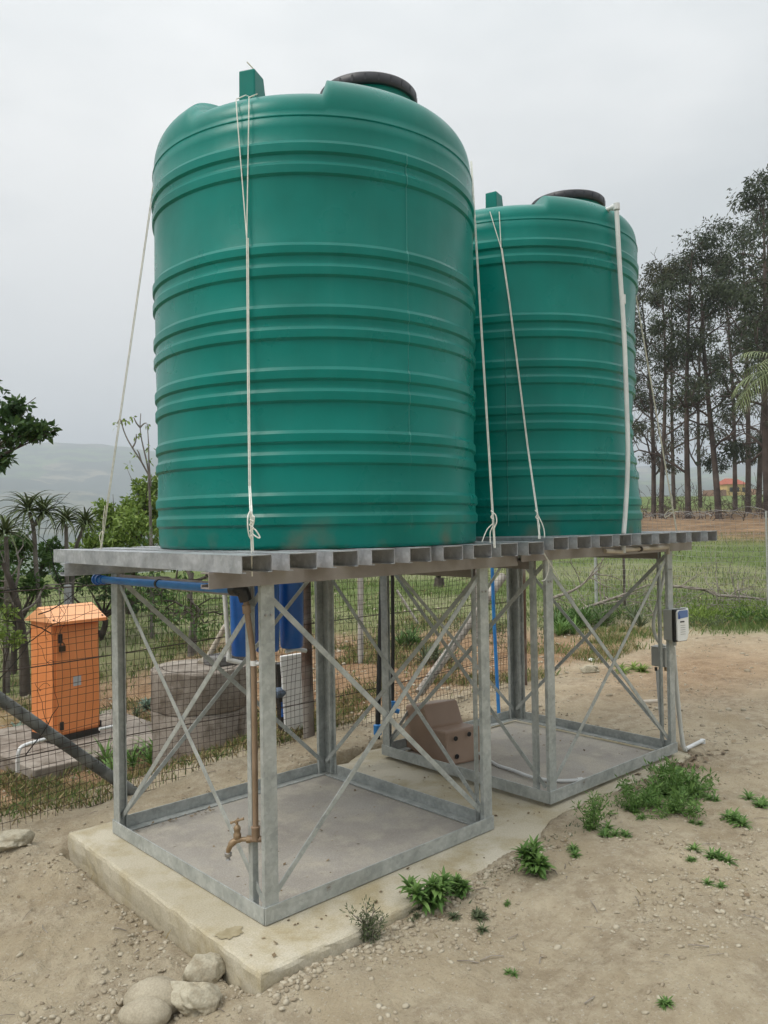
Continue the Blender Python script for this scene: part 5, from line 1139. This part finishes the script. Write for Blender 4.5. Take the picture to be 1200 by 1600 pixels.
# ------------------------------------------------------------------ weeds, grass, branches
def rosette(m, c, n, L_, w, rnd, el0=75, el1=10, curve=.9):
    for k in range(n):
        an = k*2.39996+rnd.uniform(-.3, .3); e = math.radians(el0+(el1-el0)*k/n+rnd.uniform(-10, 10)); l = L_*rnd.uniform(.7, 1.15); h = np.array([math.cos(an), math.sin(an), 0]); sd_ = np.array([-h[1], h[0], 0]); p = np.array(c, float); g_ = []; n_ = 5
        for i in range(n_+1):
            t = i/n_; ww = w*math.sin(math.pi*(.12+.86*t)); nr_ = np.array([-h[0]*math.sin(e), -h[1]*math.sin(e), math.cos(e)]); g_ += [p-sd_*ww+nr_*ww*.35, p, p+sd_*ww+nr_*ww*.35]; p = p+(h*math.cos(e)+z_*math.sin(e))*l/n_; e -= curve/n_
        m.add(g_, [f_ for i in range(n_) for f_ in ((i*3, i*3+1, i*3+4, i*3+3), (i*3+1, i*3+2, i*3+5, i*3+4))])
def weed(px, py, z, size, label, style, seed, mt=WEEDG):
    q = pz(px, py, z); q[2] = max(hz(q[0], q[1]), -.2); rnd = np.random.RandomState(seed); root = empty('weed_plant', q, label, 'weed', 'weeds growing in the soil')
    if style == 'bushy':
        m = MB(); E_ = []
        for k in range(15):
            o_ = rnd.normal(size=2)*size*.42; t_ = q+np.array([*o_, size*rnd.uniform(.22, .62)*math.exp(-(o_ @ o_)/size**2*.8)]); ps = spline([q+np.array([*o_*.55, 0]), (q+t_)/2+np.array([*o_*.25, 0]), t_], 3); m.tube(ps, .0016, 4); E_ += list(ps[2:])
        m.build('stem', mt, root, True)['kind'] = 'stuff'; V, F = leaves(np.array(E_), [size*.11]*len(E_), 9, size*.14, size*.034, 0, .8, seed, .3); link('foliage', mesh_np('foliage', V, F, mt), root)
        m = MB(); rosette(m, q, 30, size*.5, size*.035, rnd, 50, 0, .6); m.build('basal_leaves', mt, root, True)
    elif style == 'broad':
        m = MB(); st_ = MB()
        for k in range(6):
            o_ = rnd.normal(size=2)*size*.28 if k else np.zeros(2); hgt_ = size*rnd.uniform(.25, .62) if k else size*.6; b = q+np.array([*o_*.3, 0]); t_ = q+np.array([*o_, hgt_]); st_.tube(lineto(b, t_, 4), .0025, 5)
            for j in range(3): rosette(m, b+(t_-b)*(.35+.32*j), 9, size*.55*(1-.12*j), size*.065, rnd, 60, -5, 1.1)
            rosette(m, t_, 12, size*.48, size*.055, rnd, 85, 20, .8)
        st_.build('stem', mt, root, True); m.build('foliage', mt, root, True)
    elif style == 'stalk':
        m = MB(); E_ = []; rr_ = []
        for k in range(9):
            o_ = rnd.normal(size=2)*size*.28; t_ = q+np.array([*o_, size*rnd.uniform(.5, 1.05)]); ps = spline([q+np.array([*o_*.2, 0]), (q+t_)/2+np.array([*rnd.normal(size=2)*.01, 0]), t_], 3); m.tube(ps, .0018, 4)
            for p in ps[1:]: E_.append(p); rr_.append(size*.14)
        m.build('stem', TWIG if mt is WEEDD else mt, root, True)['kind'] = 'stuff'; V, F = leaves(np.array(E_), rr_, 13, size*.15, size*.032, 0, .9, seed, .4); link('foliage', mesh_np('foliage', V, F, mt), root)
    else:
        m = MB(); n_ = 5 if style == 'patch' else 2
        for k in range(n_):
            o_ = rnd.normal(size=2)*size*.45 if k else np.zeros(2); b = q+np.array([*o_, 0]); b[2] = hz(b[0], b[1])
            rosette(m, b, 26, size*.5, size*.045, rnd, 70, 5, 1.0)
        m.build('foliage', mt, root, True)
    return root
weed(676, 1420, -.02, .13, 'bright green broad-leaved weed at the slab edge, largest in front', 'broad', 1)
weed(714, 1392, 0, .09, 'smaller broad-leaved weed just behind the largest one', 'broad', 2)
weed(835, 1360, 0, .14, 'tall bright weed right of the slab, halfway to the farther stand', 'broad', 3)
weed(577, 1475, -.05, .13, 'dull dark stalky weed in front of the slab edge', 'stalk', 4, WEEDD)
weed(925, 1305, 0, .17, 'tall stalky weed with brown seed tops near the farther stand', 'stalk', 5, WEEDG)
weed(945, 1312, 0, .09, 'low leafy weed at the foot of the stalky one', 'patch', 6)
weed(896, 1335, 0, .08, 'small weed left of the tall stalky one', 'small', 7)
weed(980, 1315, 0, .07, 'tiny weed right of the tall stalky one', 'small', 8)
weed(1040, 1243, 0, .30, 'widest feathery clump of weeds before the right leg', 'bushy', 9)
weed(1012, 1262, 0, .21, 'feathery weed left part of the big clump', 'bushy', 10)
weed(1085, 1240, 0, .22, 'feathery weed on the right side of the big clump', 'bushy', 11)
weed(1056, 1272, 0, .19, 'low bright weed at the front of the big clump', 'bushy', 31)
weed(988, 1272, 0, .15, 'thin pale weed left of the big clump', 'bushy', 12)
weed(1002, 1285, 0, .07, 'low weed below the big clump', 'small', 13)
weed(1109, 1255, 0, .08, 'small weed right of the big clump', 'small', 14)
weed(1150, 1288, 0, .12, 'spreading weed near the right edge', 'patch', 15)
weed(1190, 1265, 0, .12, 'weed cut by the right edge', 'patch', 16)
weed(1094, 1287, 0, .06, 'tiny weed left of the spreading one', 'small', 17)
weed(1112, 1350, -.0, .10, 'flat green rosette on bare soil at right', 'patch', 18)
weed(1083, 1357, -.0, .05, 'tiny pale weed beside the flat rosette', 'small', 19)
weed(1106, 1391, -.0, .065, 'small round weed below the flat rosette', 'small', 20)
weed(1043, 1580, -.02, .06, 'small grassy weed near the bottom right corner', 'small', 21)
weed(794, 1520, -.05, .045, 'tiny weed alone on the soil in the foreground', 'small', 22)
weed(745, 1428, -.02, .07, 'creeping weed right of the largest weed', 'patch', 23, WEEDD)
weed(793, 1408, -.01, .035, 'little weed at the end of the creeping one', 'small', 24)
weed(640, 1425, -.03, .05, 'low dull weed left of the largest one', 'patch', 25, WEEDD)
weed(1003, 1055, .02, .20, 'low weed on the soil behind the farther stand', 'patch', 26, YGREEN)
for k, (x_, y_, D_, s_, lb) in enumerate(((50, 1125, 7.6, .22, 'grey-green succulent clump left of the cabinet'), (235, 1072, 8.2, .22, 'blue-green plant between the cabinet and the well'), (222, 1082, 8.0, .18, 'dark leafy plant in front of the blue-green one'), (166, 1092, 7.8, .2, 'green plant at the right of the orange cabinet'), (215, 1160, 6.4, .3, 'straggly weed left of the well'), (690, 1060, 8.2, .3, 'grey-green tuft behind the brown cover'), (650, 1010, 9.2, .3, 'grey-green tuft farther back behind the brown cover'), (880, 1020, 10, .3, 'green tuft behind the second stand'), (965, 990, 10.8, .4, 'leafy green tuft below the far fence'), (905, 1000, 10.5, .4, 'leafy green clump at the fence foot'))):
    q = pd(x_, y_, D_); gz = hz(q[0], q[1]); root = empty('weed_plant', (q[0], q[1], gz), lb, 'weed', 'weeds beyond the fence'); rnd = np.random.RandomState(50+k); m = MB()
    if k in (0, 1):
        for j in range(4): rosette(m, (q[0]+rnd.normal()*s_*.4, q[1]+rnd.normal()*s_*.4, gz), 22, s_*.55, s_*.07, rnd, 75, 15, .6)
        m.build('foliage', BGREEN, root, True)
    else:
        for j in range(5): rosette(m, (q[0]+rnd.normal()*s_*.5, q[1]+rnd.normal()*s_*.5, gz), 20, s_*.8, s_*.035, rnd, 85, 30, .7)
        m.build('foliage', (MGREEN, WEEDG, WEEDD)[k % 3], root, True)
def blades(name, P, hgt_, wd, mt, seed, lean=.45):
    r_ = np.random.RandomState(seed); n_ = len(P); an = r_.uniform(0, 6.28, n_); h = hgt_*r_.uniform(.4, 1.2, n_)*(np.ones(n_)); l = np.stack([np.cos(an), np.sin(an)], -1)*(h*r_.uniform(0, lean, n_))[:, None]
    z = height(P[:, 0], P[:, 1]); s_ = np.stack([-np.sin(an), np.cos(an)], -1)*wd; b = np.column_stack([P, z-.01])
    V = np.stack([b-np.column_stack([s_, 0*z]), b+np.column_stack([s_, 0*z]), b+np.column_stack([l*.4+s_*.7, h*.6]), b+np.column_stack([l, h])], 1).reshape(-1, 3)
    return tag(link(name, mesh_np(name, V, np.arange(n_*4).reshape(-1, 4), mt)), kind='stuff')
def gf(p):
    D, s, R = dt(p[:, 0], p[:, 1]); th_ = s/D; return np.clip(sst(9.0, 12, R+fbm(p[:, 0]/1.2, p[:, 1]/1.2, 3, 2)*2.5-1.2*sst(.2, .4, th_))*(.25+1.4*sst(-.1, .3, fbm(p[:, 0]/.9, p[:, 1]/.9, 3, 91))), 0, 1)
blades('field_grass', scatter(52000, 8.5, 34, 21, gf), .085, .006, GRASS, 3)
blades('field_grass', scatter(1800, 8.5, 30, 22, gf), .12, .005, DRYG, 4, .7)
def nf(p): return ((p[:, 1] > 1.92) & (p[:, 1] < 12))*np.clip(.02+1.5*sst(.05, .4, fbm(p[:, 0]/.5, p[:, 1]/.5, 3, 33)), 0, 1)
blades('ground_cover', scatter(14000, 4.2, 11, 23, nf), .075, .0035, GRASS, 5, .8)
blades('ground_cover', scatter(11000, 4.2, 11, 24, nf), .085, .003, DRYG, 6, 1.)
def nl(p): return ((p[:, 1] > 1.87) & (p[:, 1] < 4.2) & (p[:, 0] < 1.6))*np.clip(.25+1.5*sst(-.1, .3, fbm(p[:, 0]/.3, p[:, 1]/.3, 3, 35)), 0, 1)
blades('ground_cover', scatter(3600, 3.6, 7.5, 25, nl), .055, .0035, GRASS, 7, .9)
blades('ground_cover', scatter(3800, 3.6, 7.5, 27, nl), .055, .003, DRYG, 8, 1.2)
# yellow-green weeds bank on the right behind the bare soil
def bank(x0, x1, y0, y1, D0, D1, n, size, mt, seed):
    r_ = np.random.RandomState(seed); P = np.array([pd(r_.uniform(x0, x1), (y0+y1)/2, r_.uniform(D0, D1)) for _ in range(n)]); P[:, 2] = height(P[:, 0], P[:, 1])+size*.4
    V, F = leaves(P, [size*.6]*n, 40, size*.35, size*.06, -.2, .8, seed, .3); return tag(link('ground_cover', mesh_np('ground_cover', V, F, mt)), kind='stuff')
bank(1085, 1290, 940, 985, 10.6, 11.6, 70, .22, YGREEN, 1); bank(1130, 1280, 940, 985, 10.4, 11.2, 26, .2, MGREEN, 2); bank(862, 985, 970, 1000, 10.3, 11.5, 34, .22, MGREEN, 3); bank(1060, 1130, 960, 1010, 10.0, 10.6, 14, .14, WEEDD, 4)
bank(460, 860, 990, 1060, 8.8, 11, 40, .14, WEEDD, 5)
# fallen branches along the far fence
rnd = np.random.RandomState(9); 
for k, (x0, y0, x1, y1, D_, lab) in enumerate(((862, 935, 935, 890, 11.5, 'long fallen branch leaning by the far fence, left of the thin steel post'), (900, 955, 1010, 915, 11.2, 'bleached fallen branch lying right of the thin steel post'), (1040, 915, 1130, 932, 11.4, 'fallen branch in the grass above the controller box'), (1120, 930, 1199, 936, 11.6, 'bleached branch lying on the bank at the right edge'))):
    m = MB(); a_ = pd(x0, y0, D_); b_ = pd(x1, y1, D_+.3); 
    for P in (a_, b_): P[2] = max(P[2], hz(P[0], P[1])+.03)
    ps = spline([a_, (a_+b_)/2+rnd.normal(size=3)*.06, b_], 5); m.tube(ps, [.024*(1-.6*i/len(ps)) for i in range(len(ps))], 7); e_ = []
    for j in range(8): grow(m, ps[rnd.randint(2, len(ps))], np.array([*(b_-a_)[:2]*.6, .2])+rnd.normal(size=3)*.5, .4, .010, 2, e_, rnd, .5, 0, 2, .003)
    tag(m.build('fallen_branch', TWIG, None, True), lab, 'branch')
m = MB(); e_ = []
for j in range(60): q = pd(rnd.uniform(860, 1240), 930, rnd.uniform(11, 13)); q[2] = hz(q[0], q[1])+.05; grow(m, q, rnd.normal(size=3)*np.array([1, 1, .35]), .5, .008, 1, e_, rnd, .5, 0, 3, .003)
tag(m.build('brushwood', TWIG, None, True), kind='stuff')
m = MB()
for j in range(90): q = pd(rnd.uniform(960, 1290), 800, rnd.uniform(50, 64)); q[2] = hz(q[0], q[1]); grow(m, q, (rnd.normal()*.5, rnd.normal()*.5, 1), rnd.uniform(.6, 1.5), .03, 2, e_, rnd, .5, 0, 3, .012)
tag(m.build('undergrowth', BARK, None, True), kind='stuff')
# fallen leaf and bottle-like litter by the brace
m = MB(); q = pz(1005, 1098, .02); m.tube([q, q+np.array([.06, -.10, .01])], .022, 10); tag(m.build('plastic_bottle', PVCB, None, True), 'crushed pale bottle on the soil behind the farther stand', 'bottle')
for i, (x_, y_, s_) in enumerate(((925, 1030, .05), (937, 1028, .045))):
    stone(x_, y_, .04, (s_, s_*.7, s_*.5), ('left' if i == 0 else 'right')+' one of two white stones in the weeds behind the farther stand', 1, 40+i, PVC)

# dry creeper on the mesh, scattered sticks
rnd = np.random.RandomState(17); m = MB(); e_ = []
for (x0, y0, dx, dz) in ((0, 1060, 1, .8), (20, 1020, 1, .5), (80, 990, -1, .9), (60, 960, 1, .6), (100, 920, -.6, 1), (-10, 930, 1, .3), (40, 1180, 1, .6)):
    grow(m, pv(x0, y0, VF+.012), (dx, 0, dz), .30, .0035, 2, e_, rnd, .6, 0, 2, .0012)
m.v = [(a_, VF+.012+(b_-VF)*.12, c_) for a_, b_, c_ in m.v]
cr_ = tag(m.build('dry_creeper', DARKM, None, True), 'dry thorny creeper stems tangled in the mesh by the orange cabinet', 'creeper')
m = MB(); pts_ = scatter(170, 2.4, 9, 71)
for (a_, b_) in pts_:
    an = rnd.uniform(0, 6.28); l_ = rnd.uniform(.02, .09); z0_, z1_ = hz(a_, b_)+.004, hz(a_+l_*math.cos(an), b_+l_*math.sin(an))+.005
    m.tube([(a_, b_, z0_), (a_+l_*.5*math.cos(an)+rnd.normal()*.004, b_+l_*.5*math.sin(an)+rnd.normal()*.004, (z0_+z1_)/2+.004), (a_+l_*math.cos(an), b_+l_*math.sin(an), z1_)], rnd.uniform(.0008, .0022), 4)
tag(m.build('stick_litter', TWIG, None, True), kind='stuff')
dry_ = scatter(260, 2.6, 8, 72, clus); blades('dry_stubble', dry_, .03, .0015, DRYG, 73, 1.2)
ed_ = np.vstack([along((.6, -.28), (2.9, -.20), 420, .07, 74)]); ed_ = ed_[~onslab(ed_, .0)]; blades('creeping_growth', ed_, .022, .004, WEEDD, 75, 1.5)

# ------------------------------------------------------------------ haze
m = MB(); m.box((-9600, -9600, -190), (9600, 9600, 470)); hm_ = bpy.data.materials.new('haze'); hm_.use_nodes = True; n = hm_.node_tree.nodes; n.remove(n['Principled BSDF'])
pvn = n.new('ShaderNodeVolumePrincipled'); pvn.inputs['Color'].default_value = (.84, .92, 1, 1); pvn.inputs['Density'].default_value = .00050; pvn.inputs['Anisotropy'].default_value = 0
hm_.node_tree.links.new(pvn.outputs[0], n['Material Output'].inputs['Volume'])
tag(m.build('haze', hm_), kind='stuff')
